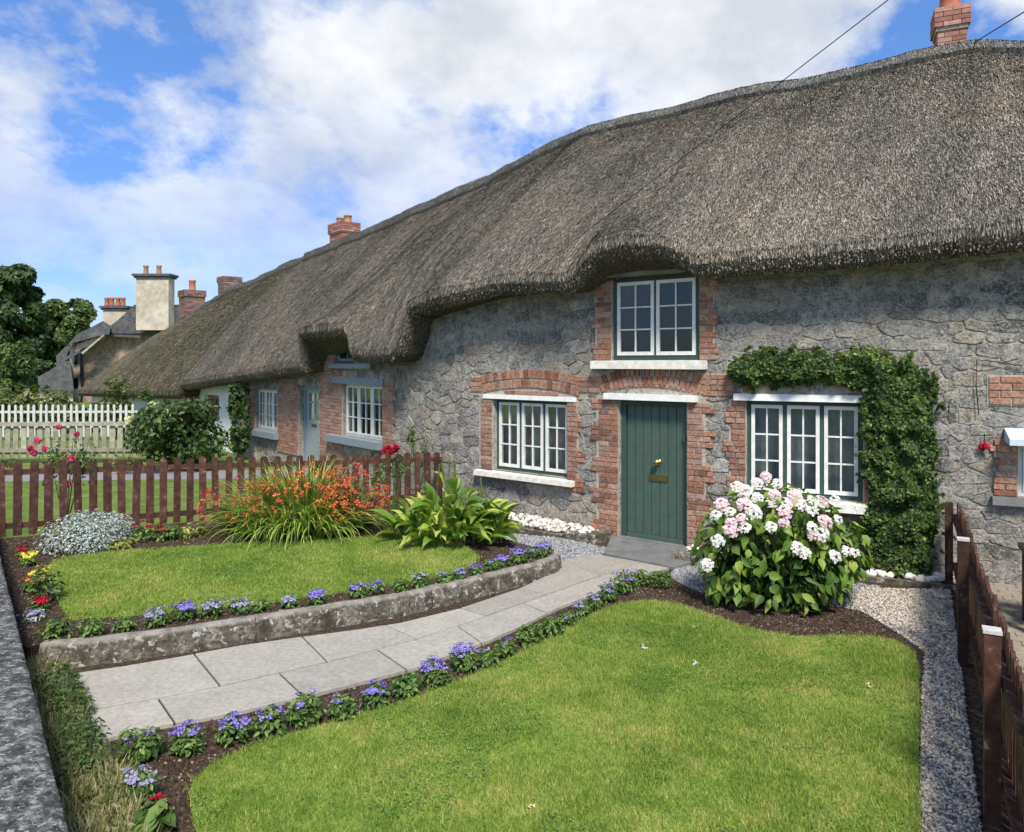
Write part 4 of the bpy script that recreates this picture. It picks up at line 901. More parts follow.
# gravel
grR = poly_px([(918, 850), (922, 690), (925, 652), (890, 628), (852, 606), (862, 588), (950, 590), (957, 640), (965, 700), (975, 780), (984, 850), (1000, 1000), (925, 1000)], .01)
struct(sheet('gravel_strip', grR, .008, M['gravel_base'])); bits('gravel_stones', grR, .010, 6500, .0135, M['gravel'], flat=.7, top=.008)
grH = poly_px([(668, 575), (680, 566), (705, 566), (880, 586), (868, 612), (800, 600), (700, 592), (680, 583)], .01)
struct(sheet('grey_gravel_strip', grH, .007, M['gravel_base'])); bits('grey_gravel_stones', grH, .008, 4200, .013, M['blue_gravel'], flat=.7, top=.008)
grL = poly_px([(490, 546), (496, 532), (560, 538), (609, 548), (606, 553), (598, 556), (572, 562), (560, 566), (548, 553), (520, 548)], .02)
struct(sheet('gravel_patch', grL, .015, M['gravel_base'])); bits('grey_gravel_stones', grL, .016, 4200, .014, M['blue_gravel'], flat=.7, top=.008)
# white pebble bed beneath the window, with its stone edging
pbL = [tuple(W(s, o, 0)[:2]) for s, o in ((s_at(500), .02), (s_at(545), .02), (s_at(604), .02), (s_at(606), .40), (s_at(585), .48), (s_at(545), .50), (s_at(500), .52))]
struct(sheet('pebble_bed', pbL, .06, M['soil'])); bits('white_pebble_heap', pbL, .075, 330, .042, M['pebble'], flat=.75, top=.05)
bits('white_pebble_heap', pbL, .07, 500, .028, M['pebble'], flat=.75, top=.03)
ek = MB(); E = [W(s, o, 0) for s, o in ((s_at(497), .58), (s_at(525), .56), (s_at(550), .555), (s_at(578), .54), (s_at(598), .49), (s_at(611), .42), (s_at(614.5), .2), (s_at(614.5), .04))]
Ei = [W(s, o, 0) for s, o in ((s_at(497), .50), (s_at(525), .49), (s_at(550), .48), (s_at(575), .45), (s_at(590), .38), (s_at(601), .28), (s_at(605), .15), (s_at(605), .04))]
n = len(E); ek.add([(p[0], p[1], z) for p, z in [(e, -.02) for e in E] + [(e, .055 + (.06 if i > 3 else 0)) for i, e in enumerate(E)] + [(e, .065 + (.06 if i > 3 else 0)) for i, e in enumerate(Ei)] + [(e, .0) for e in Ei]], [(k * n + i, k * n + i + 1, (k + 1) * n + i + 1, (k + 1) * n + i) for k in range(3) for i in range(n - 1)])
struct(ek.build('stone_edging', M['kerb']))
# cobbles at the foot of the wall, right of the door
pbR = [tuple(W(s, o, 0)[:2]) for s, o in ((s_at(868), .04), (s_at(950), .04), (s_at(950), .34), (s_at(868), .34))]
bits('white_pebble_heap', pbR, .03, 170, .06, M['pebble'], flat=.7, top=.03)
wall_like = MB()
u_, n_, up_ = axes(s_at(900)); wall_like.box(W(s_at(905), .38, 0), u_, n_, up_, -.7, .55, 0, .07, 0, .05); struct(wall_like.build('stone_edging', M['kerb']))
pbD = [tuple(W(s, o, 0)[:2]) for s, o in ((s_at(690), .04), (s_at(712), .04), (s_at(712), .42), (s_at(692), .42))]
bits('white_pebble_heap', pbD, .06, 420, .032, M['pebble'], top=.05)
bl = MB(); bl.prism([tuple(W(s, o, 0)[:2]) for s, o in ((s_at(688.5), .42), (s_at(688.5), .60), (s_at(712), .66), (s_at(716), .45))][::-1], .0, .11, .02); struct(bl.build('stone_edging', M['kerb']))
# the path
Lp = [(60, 676), (75, 673), (124, 666), (180, 656.5), (240, 645.5), (300, 637), (360, 629), (400, 622.5), (460, 608), (520, 588), (552, 573), (563, 562), (582, 554.5), (603, 554)]
Mp = [(74, 712), (88, 710), (150, 699.5), (220, 686), (327, 662), (417, 639), (480, 618), (523, 603), (548, 594), (590, 579), (618, 569.5), (642, 562)]
Rp = [(84, 743), (93, 741), (163, 725), (209, 717), (240, 711), (309, 695), (418, 667), (490, 640), (525, 624), (560, 607), (593, 594), (622, 582), (650, 573), (672, 567)]
def seg(pl, a, b):
    X = [p[0] for p in pl]; Y = [p[1] for p in pl]
    return [(a, float(np.interp(a, X, Y)))] + [p for p in pl if a < p[0] < b] + [(b, float(np.interp(b, X, Y)))]
path = struct(bpy.data.objects.new('garden_path', None)); link(path)
obj('path_bed', *(lambda q: ([(x, y, z) for z in (.014, -.02) for x, y in q], [tuple(range(len(q)))[::-1]]))(poly_px(Lp[1:] + Rp[1:][::-1], .02)), M['joint'], path)
def inset(q, d):
    q = [np.array(p) for p in q]; n = len(q)
    if sum(q[i][0] * q[(i + 1) % n][1] - q[(i + 1) % n][0] * q[i][1] for i in range(n)) < 0: q = q[::-1]
    out = []
    for i in range(n):
        a, b, c = q[i - 1], q[i], q[(i + 1) % n]; e1 = (b - a) / (np.linalg.norm(b - a) + 1e-9); e2 = (c - b) / (np.linalg.norm(c - b) + 1e-9); n1, n2 = np.array([-e1[1], e1[0]]), np.array([-e2[1], e2[0]]); k = 1 + float(n1 @ n2); out.append(tuple(b + (n1 + n2) / max(k, .4) * d))
    return out
def slab(lo, hi):
    q = inset(poly_px(lo + hi[::-1], .03), .0075); m = MB(); m.prism(q, -.01, .03 + random.uniform(-.003, .004), .0025); m.build('paving_slab', M['slab'], path)
uL, uM = [75, 194, 302, 385, 460, 518, 566, 599], [88, 220, 327, 417, 487, 548, 600, 642]
for k in range(len(uL) - 1): slab(seg(Mp, uM[k], uM[k + 1]), seg(Lp, uL[k], uL[k + 1]))
vM, vR = [88, 158, 279, 377, 457, 523, 580, 642], [93, 175, 304, 407, 482, 548, 612, 670]
for k in range(len(vM) - 1): slab(seg(Rp, vR[k], vR[k + 1]), seg(Mp, vM[k], vM[k + 1]))
st_ = MB(); st_.prism([tuple(W(s_at(612), .02, 0)[:2]), tuple(G(604, 553, .04)[:2]), tuple(G(675, 567, .04)[:2]), tuple(G(693, 561, .04)[:2]), tuple(W(s_at(692), .02, 0)[:2])], -.01, .042, .006); st_.build('door_step', M['step'], path)

# ------------------------------------------------------------ street wall in the bottom left corner
sw = thing('street_wall', 'low lichen-covered concrete topped wall along the street in the bottom left corner', 'wall', (float(ea[0]), float(ea[1]), 0))
A0 = ea - dr_ * 12; B0 = eb + dr_ * 2.0; Ln = np.linalg.norm(B0 - A0); V = []; Fc = []; n = 90
for i in range(n + 1):
    p = A0 + dr_ * Ln * i / n; w_ = lambda k: noise.noise(Vector((i * .9, k, 0))) * .012
    for o, z in ((.01, -.05), (.012, TW - .07), (.0 + w_(1), TW - .05), (.004 + w_(2), TW - .015), (.03, TW + w_(3) * .4), (.2, TW + .012), (.42, TW + w_(4) * .4), (.47, TW - .02), (.46, .4)):
        q = p + nn_ * o; V.append((q[0], q[1], z))
m = 9
for i in range(n):
    for k in range(m - 1): Fc.append((i * m + k, i * m + k + 1, (i + 1) * m + k + 1, (i + 1) * m + k))
Fc += [tuple(range(m))[::-1], tuple(n * m + k for k in range(m))]
obj('coping', V, Fc, M['coping'], sw, True)

# ------------------------------------------------------------ fences
def picket_mesh(name, w_, h, t, material, point='round'):
    m = MB(); hw = w_ / 2
    if point == 'round': top = [(hw, h - hw * .75), (hw * .75, h - hw * .25), (hw * .3, h), (-hw * .3, h), (-hw * .75, h - hw * .25), (-hw, h - hw * .75)]
    elif point == 'point': top = [(hw, h - hw * 1.2), (0, h), (-hw, h - hw * 1.2)]
    else: top = [(hw, h), (-hw, h)]
    pl = [(-hw, 0), (hw, 0)] + top; k = len(pl)
    m.add([(x, y, z) for y in (-t / 2, t / 2) for x, z in pl], [tuple(range(k)), tuple(range(k, 2 * k))[::-1]] + [(i, i + k, (i + 1) % k + k, (i + 1) % k) for i in range(k)])
    return mesh_np(name, m.v, m.f, material)
def fence(label, a, b, base, topz, pitch, w_, material, t=.02, rails=(.22, .78), posts=(), point='round', rail_side=1, group=None, jitter=.01, slope=(0, 0), name='picket_fence', railh=.07, capmat=None, posth=.05, postw=.09, wob=.02, noposts=False):
    a, b = np.array(a[:2], float), np.array(b[:2], float); Ln = np.linalg.norm(b - a); d = (b - a) / Ln; nn = np.array([-d[1], d[0]]); r = thing(name, label, 'fence', (a[0], a[1], base), group)
    an = math.atan2(d[1], d[0]); me = [picket_mesh('picket', w_ * k, 1.0, t, material, point) for k in (1.0, .94, 1.05)]; n = int(Ln / pitch)
    bz = lambda f: base + slope[0] * f; tz = lambda f: topz + slope[1] * f
    for i in range(n + 1):
        f = min(1, (i + .3) * pitch / Ln); p = a + d * Ln * f + nn * random.uniform(-.004, .004); h = tz(f) - bz(f) + random.uniform(-jitter, jitter)
        inst('picket', random.choice(me), (p[0], p[1], bz(f) - .01), (random.uniform(-wob, wob), random.uniform(-wob, wob), an + random.uniform(-.03, .03)), r, (1, 1, h))
    for q in rails:
        m = MB(); segs = 3; u = Vector((d[0], d[1], 0)); n3 = Vector((nn[0], nn[1], 0)) * rail_side; za, zb = bz(0) + q * (tz(0) - bz(0)), bz(1) + q * (tz(1) - bz(1)); o = t / 2 + .004
        A_, B_ = Vector((a[0], a[1], za)), Vector((b[0], b[1], zb)); P8 = [p + n3 * y + Vector((0, 0, z)) for p in (A_, B_) for y, z in ((o, -railh / 2), (o + .04, -railh / 2), (o + .04, railh / 2), (o, railh / 2))]
        m.add(P8, [(0, 1, 2, 3), (7, 6, 5, 4), (0, 4, 5, 1), (1, 5, 6, 2), (2, 6, 7, 3), (3, 7, 4, 0)]); m.build('rail', material, r)
    for f in posts:
        p = a + d * Ln * f + nn * rail_side * (t / 2 + .05 + postw / 2); u = Vector((d[0], d[1], 0)); n3 = Vector((nn[0], nn[1], 0)); m = MB(); m.box((p[0], p[1], 0), u, n3, Vector((0, 0, 1)), -postw / 2, postw / 2, -postw / 2, postw / 2, bz(f) - .05, tz(f) + posth * (0 if capmat and f < .1 else 1)); po = m.build('post', material, r)
        if capmat and f > .1: m = MB(); m.box((p[0], p[1], 0), u, n3, Vector((0, 0, 1)), -postw / 2 - .006, postw / 2 + .006, -postw / 2 - .006, postw / 2 + .006, tz(f) + posth, tz(f) + posth + .018); m.build('post_cap', capmat, po)
    return r
a_ = G(-70, 537, .27); b_ = G(443, 498.5, .17)
fence('brown round-topped picket fence between the raised lawn and the next garden', a_, b_, .21, 1.20, .172, .098, M['picket'], posts=(.02, .36, .7, .995), slope=(-.07, -.245), rail_side=1, jitter=.012, rails=(.12, .84), posth=-.12)
p1, p2, p3 = np.array([4.74, 7.99]), np.array([3.60, 5.89]), np.array([2.535, 3.86]); dR = (p3 - p1) / np.linalg.norm(p3 - p1)
fence('dark brown picket fence with pale post caps running to the street at the right edge', p1 + (0.10, .02) - dR * .1, p1 + dR * 7.2 + (0.10, .02), .02, .93, .105, .075, M['picket'], posts=(.02, .336, .652, .96), rail_side=1 if np.dot(np.array([-dR[1], dR[0]]), (-1, 0)) > 0 else -1, capmat=M['cap'], posth=.08, postw=.075, jitter=.012, rails=(.22, .80), wob=.012)
fence('weathered grey board fence at the far side of the next garden', G(-60, 458, .12), G(140, 456.5, .12), .12, 1.0, .19, .12, M['greyfence'], rails=(.92, .2), point='flat', rail_side=-1, railh=.09)
fence('white painted picket fence behind the weathered grey one', G(-80, 437, .1), G(137, 436, .1), .1, 1.13, .19, .08, M['whitefence'], rails=(.75, .3), point='point', rail_side=1)

# next garden: grey path crossing it
gp = [tuple(G(x, y, -.02)[:2]) for x, y in ((-200, 484), (250, 478), (320, 476), (320, 469), (250, 470), (-200, 474))]
struct(sheet('neighbour_path', gp, -.02, M['tarmac'], thick=.008))
nl = [tuple(G(x, y, 0)[:2]) for x, y in ((-250, 545), (400, 500), (330, 460), (120, 452), (-250, 452))]

# ------------------------------------------------------------ plants
def ell_points(n, c, r, fill=.45):
    d = rand_dirs(n); k = (fill + (1 - fill) * RNG.random(n) ** .6)[:, None]; return np.array(c) + d * k * np.array(r), d
def foliage(name, parent, blobs, n, size, material, fill=.5, droop=.3, tmpl=(LEAF_V, LEAF_F), up=.4, asp=.5, zmin=None, var=None, hole=0.0):
    C = []; D = []
    tot = sum(b[1][0] * b[1][1] * b[1][2] for b in blobs) ** 1
    ws = [(b[1][0] * b[1][1] * b[1][2]) ** .67 for b in blobs]; tw = sum(ws)
    for (c, r), w_ in zip(blobs, ws):
        p, d = ell_points(max(3, int(n * w_ / tw)), c, r, fill); C.append(p); D.append(d)
    C = np.concatenate(C); D = np.concatenate(D)
    if zmin is not None: k = C[:, 2] > zmin; C, D = C[k], D[k]
    if hole: k = np.array([noise.noise(Vector(p * hole)) > -.12 for p in C]); C, D = C[k], D[k]
    Nn = unit(D * .7 + rand_dirs(len(C)) * .6 + np.array([0, 0, up])); out = unit(D + rand_dirs(len(C)) * .7 - np.array([0, 0, droop])); u = unit(out - Nn * np.sum(out * Nn, 1, keepdims=True)); v = np.cross(Nn, u)
    s = (size * RNG.uniform(.6, 1.3, len(C)))[:, None]
    v_ = RNG.random(len(C)) if var is None else var(C, D)
    Pp, Ff, at = cloud_mesh(C, u * s, v * s * asp * 2, Nn * s, tmpl[0], tmpl[1], v_); return stuff(obj(name, Pp, Ff, material, parent, attr=at))
def petals(name, parent, centres, dirs, per, r, material, spread=1.0, size=.6):
    """little florets: 'per' petals around each centre"""
    n = len(centres); C = np.repeat(np.asarray(centres), per, 0); D = np.repeat(np.asarray(dirs), per, 0); u0, v0 = frames(np.asarray(dirs)); u0 = np.repeat(u0, per, 0); v0 = np.repeat(v0, per, 0)
    a = (np.tile(np.arange(per), n) * 2 * math.pi / per + RNG.normal(size=n * per) * .25)[:, None]; u = u0 * np.cos(a) + v0 * np.sin(a) + D * .25 * spread; v = np.cross(D, u); s = (r * RNG.uniform(.75, 1.2, (n * per, 1)))
    Pp, Ff, at = cloud_mesh(C, unit(u) * s, unit(v) * s, D * s, PETAL_V, [(0, 1, 2, 3)]); return obj(name, Pp, Ff, material, parent, attr=at)
ORD = ['first', 'second', 'third', 'fourth', 'fifth', 'sixth', 'seventh', 'eighth', 'ninth', 'tenth', 'eleventh', 'twelfth', 'thirteenth', 'fourteenth', 'fifteenth', 'sixteenth', 'seventeenth', 'eighteenth', 'nineteenth', 'twentieth', 'twenty-first', 'twenty-second']
def bedding(px, py, z, wpx, hpx, label, cat, leafm, flowerm=None, nf=0, fr=.012, group=None, name='bedding_plant', leaf=.022, nl=150, lift=0.0, per=5):
    c = G(px, py, z); sc_ = c[1] / F; v_ = random.uniform(.78, 1.18); r = wpx * sc_ / 2 * v_; h = hpx * sc_ * .62 * v_; t = thing(name, label, cat, (c[0], c[1] + r * .6, z), group); c = np.array([c[0], c[1] + r * .6, z + h * .35])
    bl = [((c[0], c[1], c[2]), (r, r * .9, h * .75))] + [((c[0] + random.uniform(-.5, .5) * r, c[1] + random.uniform(-.5, .5) * r, c[2] + random.uniform(0, .35) * h), (r * .5, r * .5, h * .5)) for _ in range(4)]
    foliage('foliage', t, bl, int(nl * 2.0), leaf, leafm, .5, .15, up=.7, zmin=z - .005, asp=.55)
    if nf:
        k = nf; d = unit(rand_dirs(k) * np.array([.8, .8, .3]) + np.array([0, -.1, .7])); ctr = c + d * np.array([r * .85, r * .8, h * .80]) + np.array([0, 0, .01 + lift]); ctr = ctr + RNG.normal(size=ctr.shape) * r * .07
        ex = np.repeat(ctr, 7, 0) + RNG.normal(size=(k * 7, 3)) * fr * np.array([1.3, 1.3, .5]); o = petals('flower_heads', t, ex, unit(np.repeat(d, 7, 0) + rand_dirs(k * 7) * .6), per, fr, flowerm)
        o['kind'] = 'stuff'
    return t
near = [(134, 763, 40, 36, 'g', 4), (183, 755, 38, 40, 'P', 22), (229, 745, 36, 32, 'P', 26), (267, 738, 44, 42, 'g', 12), (302, 727, 38, 38, 'g', 6), (340, 722, 32, 32, 'g', 4), (373, 709, 36, 34, 'P', 22), (404, 698, 34, 28, 'g', 0), (434, 688, 36, 34, 'P', 36), (463, 672, 30, 32, 'P', 34), (488, 668, 26, 24, 'g', 3), (506, 657, 28, 26, 'g', 4), (529, 646, 27, 25, 'g', 0), (550, 638, 28, 24, 'g', 0), (567, 627, 26, 22, 'g', 2), (581, 618, 22, 22, 'L', 12), (594, 610, 24, 24, 'L', 14), (608, 602, 26, 24, 'P', 12), (625, 594, 26, 26, 'P', 14), (641, 586, 22, 20, 'g', 2)]
look = {'g': 'mostly green', 'P': 'purple-flowered', 'L': 'pale lavender-budded'}
for i, (x, y, w_, h, k, nf) in enumerate(near):
    bedding(x, y, .02, w_, h, f'{look[k]} ageratum, {ORD[i]} from the street along the near path edge', 'flower', M['bedding_leaf'], M['p_purple'] if k != 'L' else M['p_lav'], nf, .010, 'ageratums edging the near side of the path', 'ageratum_plant', nl=190)
bedding(663, 588, .02, 30, 22, 'compact bright green mound plant at the door end of the near border', 'plant', M['bedding_leaf'], name='green_mound_plant', leaf=.014, nl=420)
bedding(133, 806, .02, 38, 36, 'ageratum with pale purple heads standing alone below the border corner', 'flower', M['bedding_leaf'], M['p_lav'], 16, .010, name='ageratum_plant', nl=120)
bedding(150, 838, .02, 40, 50, 'broad-leaved plant with a red flower at the bottom of the picture', 'flower', M['bedding_leaf'], M['p_red'], 3, .014, name='geranium_plant', leaf=.05, nl=60)
up_ = [(49, 641, 44, 30, 'g', 0), (87, 638, 30, 26, 'g', 0), (121, 632, 30, 24, 'g', 0), (152, 627, 24, 18, 'L', 16), (181, 621, 24, 18, 'P', 30), (209, 619, 24, 18, 'L', 18), (237, 614, 22, 14, 'L', 14), (259, 612, 24, 20, 'g', 0), (288, 608, 20, 14, 'L', 14), (315, 606, 22, 18, 'P', 30), (356, 598, 20, 16, 'P', 12), (376, 594, 20, 16, 'P', 10), (401, 591, 24, 18, 'g', 0), (420, 588, 20, 20, 'L', 6), (445, 583, 18, 12, 'L', 6), (459, 580, 16, 12, 'P', 10), (476, 575, 18, 14, 'P', 14), (491, 570, 18, 12, 'g', 2), (503, 566, 16, 14, 'P', 14), (518, 563, 22, 16, 'P', 20), (531, 558, 20, 14, 'g', 5), (544, 556, 26, 18, 'P', 24)]
for i, (x, y, w_, h, k, nf) in enumerate(up_):
    bedding(x, y, RB, w_, h, f'{look[k]} ageratum, {ORD[i]} from the street on the raised bed edge', 'flower', M['bedding_leaf'], M['p_purple'] if k != 'L' else M['p_lav'], nf, .011, 'ageratums along the raised bed', 'ageratum_plant', nl=130)
left = [(40, 606, 30, 44, M['shrub_leaf'], None, 0, 'leafy low plant beside the street wall with yellow tinted tip', .03), (36, 585, 26, 26, M['pale_leaf'], M['p_yellow'], 6, 'small plant with yellow blooms, nearer the kerb, beside the street wall', .02), (25, 566, 18, 14, M['bedding_leaf'], M['p_yellow'], 18, 'bright yellow flowering plant at the left edge of the bed', .02), (21, 556, 16, 12, M['bedding_leaf'], M['p_red'], 8, 'small red flowering plant next to the silver shrub', .02), (38, 611, 14, 14, M['bedding_leaf'], M['p_red'], 12, 'dark red bloom between the street wall and the raised lawn corner', .02), (31, 622, 20, 14, M['silver_leaf'], M['p_lav'], 8, 'small blue-grey plant near the kerb corner', .02),
        (116, 552, 28, 16, M['pale_leaf'], None, 0, 'yellow-leaved bedding plant right of the silver shrub', .03), (138, 542, 34, 22, M['bedding_leaf'], M['p_red'], 7, 'bedding plant with small red flowers against the brown fence', .03), (163, 541, 32, 20, M['bedding_leaf'], M['p_red'], 5, 'green bedding plant with one or two red flowers, mid fence', .035), (185, 538, 34, 18, M['pale_leaf'], None, 0, 'pale green bedding plant just left of the orange clump', .03), (28, 592, 16, 14, M['bedding_leaf'], M['p_orange'], 5, 'little orange flowered plant by the street wall', .02)]
for x, y, w_, h, lm, fm, nf, lab, lf in left: bedding(x, y, RB, w_, h, lab, 'flower', lm, fm, nf, .014, name='bedding_plant', leaf=lf, nl=110)
for x, y, w_, h, lab in ((68, 554, 108, 62, 'large silvery grey shrub at the left end of the brown fence'), (123, 541, 26, 18, 'small silver-leaved plant beside the large silver shrub')):
    bedding(x, y, RB, w_, h, lab, 'shrub', M['silver_leaf'], name='silver_shrub', leaf=.018, nl=3200 if w_ > 50 else 380)
    if w_ > 50: pass
# ribbon leaves
def ribbon_mesh(L, wid, arch, droop, seg_=7, prof=None, fold=.15, ru=0.0, roots=None):
    V = []; Fc = []; x = z = 0.0; a = arch
    for i in range(seg_ + 1):
        t = i / seg_; w_ = wid * (prof(t) if prof else (1 - t ** 2.2) * (.55 + .45 * min(1, t * 3)) + .02); V += [(x, -w_ / 2, z + w_ * fold), (x, 0, z), (x, w_ / 2, z + w_ * fold)]
        st = L / seg_; x += math.cos(a) * st; z += math.sin(a) * st; a -= droop / seg_ * (.4 + 1.6 * t)
    for i in range(seg_): b = 3 * i; Fc += [(b, b + 3, b + 4, b + 1), (b + 1, b + 4, b + 5, b + 2)]
    return V, Fc
def strap_clump(t, name, base, n, L, wid, material, rad, seed=0, a0=(.5, 1.4), dr_=(.8, 2.4)):
    V = []; Fc = []; at = []; R_ = random.Random(seed)
    for i in range(n):
        az = R_.uniform(0, 2 * math.pi); v, f = ribbon_mesh(L * R_.uniform(.6, 1.1), wid * R_.uniform(.7, 1.2), R_.uniform(*a0), R_.uniform(*dr_), 8); b0 = len(V); r = rad * R_.random() ** .6; ba = R_.uniform(0, 6.28); q = R_.random(); 
        ox, oy = base[0] + r * math.cos(ba), base[1] + r * .8 * math.sin(ba); az = az * .6 + ba * .4 if R_.random() < .5 else ba
        c, s = math.cos(az), math.sin(az)
        for x, y, z in v: V.append((ox + x * c - y * s, oy + x * s + y * c, base[2] + z))
        Fc += [tuple(k + b0 for k in g_) for g_ in f]; at += [min(1, q + .0)] * len(v)
    return stuff(obj(name, V, Fc, material, t, True, attr=at))
cb = G(295, 536, RB); cb[1] += .35; cr = thing('crocosmia_clump', 'wide clump of arching strap leaves covered in orange flowers by the brown fence', 'plant', tuple(cb))
strap_clump(cr, 'strap_leaves', (cb[0] - .05, cb[1], RB), 1500, .85, .030, M['strap'], .78, 1)
strap_clump(cr, 'strap_leaves', (cb[0], cb[1] + .15, RB), 420, 1.0, .028, M['strap'], .45, 2, (1.1, 1.5), (.3, 1.4))
fo = foliage('dead_flower_stems', cr, [((cb[0] + .55, cb[1] + .1, RB + .45), (.45, .4, .35))], 500, .02, M['bedding_leaf'], .3)
def spray(parent, c0, r0, n, material, name, zr=(.4, .9), fl=.020, seed=0):
    V = MB(); cs = []; ds = []; R_ = random.Random(seed)
    for i in range(n):
        a = R_.uniform(0, 6.28); rr = R_.random() ** .5; tip = Vector((c0[0] + math.cos(a) * rr * r0[0], c0[1] + math.sin(a) * rr * r0[1] - .1, c0[2] + R_.uniform(*zr) * (1.08 - .4 * rr))); b = Vector((c0[0] + math.cos(a) * rr * r0[0] * .4, c0[1] + math.sin(a) * rr * r0[1] * .4, c0[2]))
        mid = b.lerp(tip, .6) + Vector((0, 0, .12)); V.tube([b, mid, tip], [.004, .003, .002], 3)
        dirv = Vector((math.cos(a), math.sin(a), R_.uniform(-.1, .5))).normalized()
        for k in range(R_.randint(4, 8)): cs.append(tuple(tip + dirv * (k * .018 - .03) + Vector((R_.gauss(0, .010), R_.gauss(0, .010), R_.gauss(0, .012))))); ds.append(tuple((dirv + Vector((R_.gauss(0, .6), R_.gauss(0, .6) - .3, R_.gauss(0, .4) + .4))).normalized()))
    V.build('flower_stems', M['twig'], parent); o = petals(name, parent, cs, np.array(ds), 5, fl, material, 2.0); o['kind'] = 'stuff'
spray(cr, (cb[0] - .75, cb[1] - .05, RB), (.60, .4), 90, M['p_redorange'], 'orange_red_flowers', (.25, .72), .021, 1)
spray(cr, (cb[0] + .0, cb[1] - .05, RB), (.75, .45), 130, M['p_orange'], 'orange_flowers', (.40, .95), .020, 2)
spray(cr, (cb[0] + .66, cb[1] + .05, RB), (.50, .45), 150, M['p_redorange'], 'orange_red_flowers', (.30, .92), .020, 3)
spray(cr, (cb[0] + .55, cb[1] - .12, RB), (.36, .3), 48, M['p_orange'], 'orange_flowers', (.3, .62), .020, 4)
# broad-leaved clump
hb = G(452, 548, RB); hb[1] += .3; ho = thing('broad_leaved_clump', 'clump of big bright green pointed leaves at the door end of the raised lawn', 'plant', tuple(hb))
def broad(t): return max(.02, math.sin(math.pi * min(1, max(0, (t - .12) / .88)) ** .8)) if t > .12 else .06
hm = []
for k in range(6):
    v, f = ribbon_mesh(.46 + .03 * k, .15, [.7, .9, 1.1, .5, 1.25, .3][k], [1.5, 1.9, 1.6, 1.3, 1.2, .9][k], 9, broad, .28); hm.append(mesh_np('leaf', v, f, M['hosta_obj'], True))
R_ = random.Random(4)
for i in range(210):
    a = R_.uniform(0, 6.28); r = R_.random() ** .5; q = (hb[0] - .1 + math.cos(a) * r * .62, hb[1] + math.sin(a) * r * .3, RB + R_.uniform(.02, .66) * (1.12 - r)); inst('leaf', R_.choice(hm), q, (R_.uniform(-.5, .5), R_.uniform(-.75, .1), a + R_.uniform(-.6, .6)), ho, (R_.uniform(.55, .95),) * 3)
sb = G(500, 545, RB); 
for i in range(26):
    a = R_.uniform(0, 6.28); q = (sb[0] - .1 + R_.gauss(0, .07), sb[1] + .15 + R_.gauss(0, .05), RB); inst('leaf', hm[R_.choice((2, 4, 4))], q, (R_.uniform(-.2, .2), R_.uniform(-.5, .1), a), ho, (R_.uniform(.9, 1.15), .85, R_.uniform(.95, 1.2)))
sm = MB()
for i in range(7):
    b = Vector((hb[0] + .1 + R_.uniform(-.3, .35), hb[1] + R_.uniform(-.1, .1), RB)); sm.tube([b, b + Vector((R_.uniform(-.08, .02), 0, .5)), b + Vector((R_.uniform(-.15, .1), 0, .8 + R_.random() * .25))], [.009, .007, .012], 5)
sm.build('flower_stalks', M['stem'], ho)
# roses by the fences
def rose_bush(label, px, py, z, h, w_, blooms, petm, n_leaf=160, leafm='shrub_leaf', gx=0):
    c = G(px, py, z); t = thing('rose_bush', label, 'rose', tuple(c)); m = MB(); R2 = random.Random(int(px)); bl = []
    for i in range(7):
        a = R2.uniform(0, 6.28); tip = Vector((c[0] + R2.uniform(-1, 1) * w_ * .8, c[1] + R2.uniform(-.2, .2), z + h * R2.uniform(.6, .95))); m.tube([Vector(c), Vector(c).lerp(tip, .5) + Vector((R2.uniform(-.05, .05), 0, .05)), tip], [.011, .008, .004], 4); bl.append((tuple(Vector(c).lerp(tip, .85)), (w_ * .45, .15, h * .16)))
    m.build('rose_stems', M['stem'], t); foliage('foliage', t, bl, n_leaf, .032, M[leafm], .2)
    for (bx, by, r) in blooms:
        d = c[1] - .12; p = np.array([(bx - 512) / F * d, d, HC - (by - HY) * d / F]); k = 26; dd_ = unit(rand_dirs(k) + np.array([0, -.35, .3])); o = petals('rose_bloom', t, p + dd_ * r * .5, dd_, 3, r * .8, M[petm])
    return t
rose_bush('tall bare-stemmed rose with pink-red blooms above the silver shrub', 66, 528, RB, 1.35, .45, [(38, 441, .05), (31, 449, .05), (45, 449, .04), (34, 453, .045), (59, 427, .04), (77, 434, .04), (72, 459, .06), (68, 484, .05)], 'p_pink', 230)
rose_bush('red rose bush reaching over the brown fence below the left cottage window', 392, 515, .18, 1.0, .35, [(388, 449, .055), (396, 448, .055), (384, 451, .045), (392, 452, .045)], 'p_red', 260)
rose_bush('slender green rose stems against the stone wall beyond the fence end', 418, 500, .1, 1.5, .2, [], 'p_red', 120)
# weeds between the street wall and the garden
vg = poly_px([(-10, 560), (8, 570), (25, 612), (40, 655), (66, 672), (82, 700), (92, 742), (128, 770), (150, 832), (165, 900), (60, 900), (62, 790), (30, 690), (2, 600)], .05)
n = 15000; q = sample(vg, n); zt = .06 + .0 * q[:, 0]; C = np.column_stack([q, np.full(n, .0)]); lean = unit(np.column_stack([RNG.normal(size=(n, 2)) * .6, np.ones(n)])); side = unit(np.column_stack([RNG.normal(size=(n, 2)), np.zeros(n)])); h = (.12 * RNG.uniform(.4, 1.5, n))[:, None]
Pp, Ff, at = cloud_mesh(C, lean * h, side * .009, lean, [(0, -.5, 0), (0, .5, 0), (1, 0, 0)], [(0, 1, 2)]); M['verge'] = leafmat('verge_grass', [(0, (0.09, 0.13, 0.03)), (0.35, (0.24, 0.27, 0.08)), (0.65, (0.46, 0.40, 0.22)), (1, (0.66, 0.58, 0.40))])
tag(stuff(obj('verge_weeds', Pp, Ff, M['verge'], attr=at)), 'dry grass and weeds growing along the foot of the street wall', 'weeds')
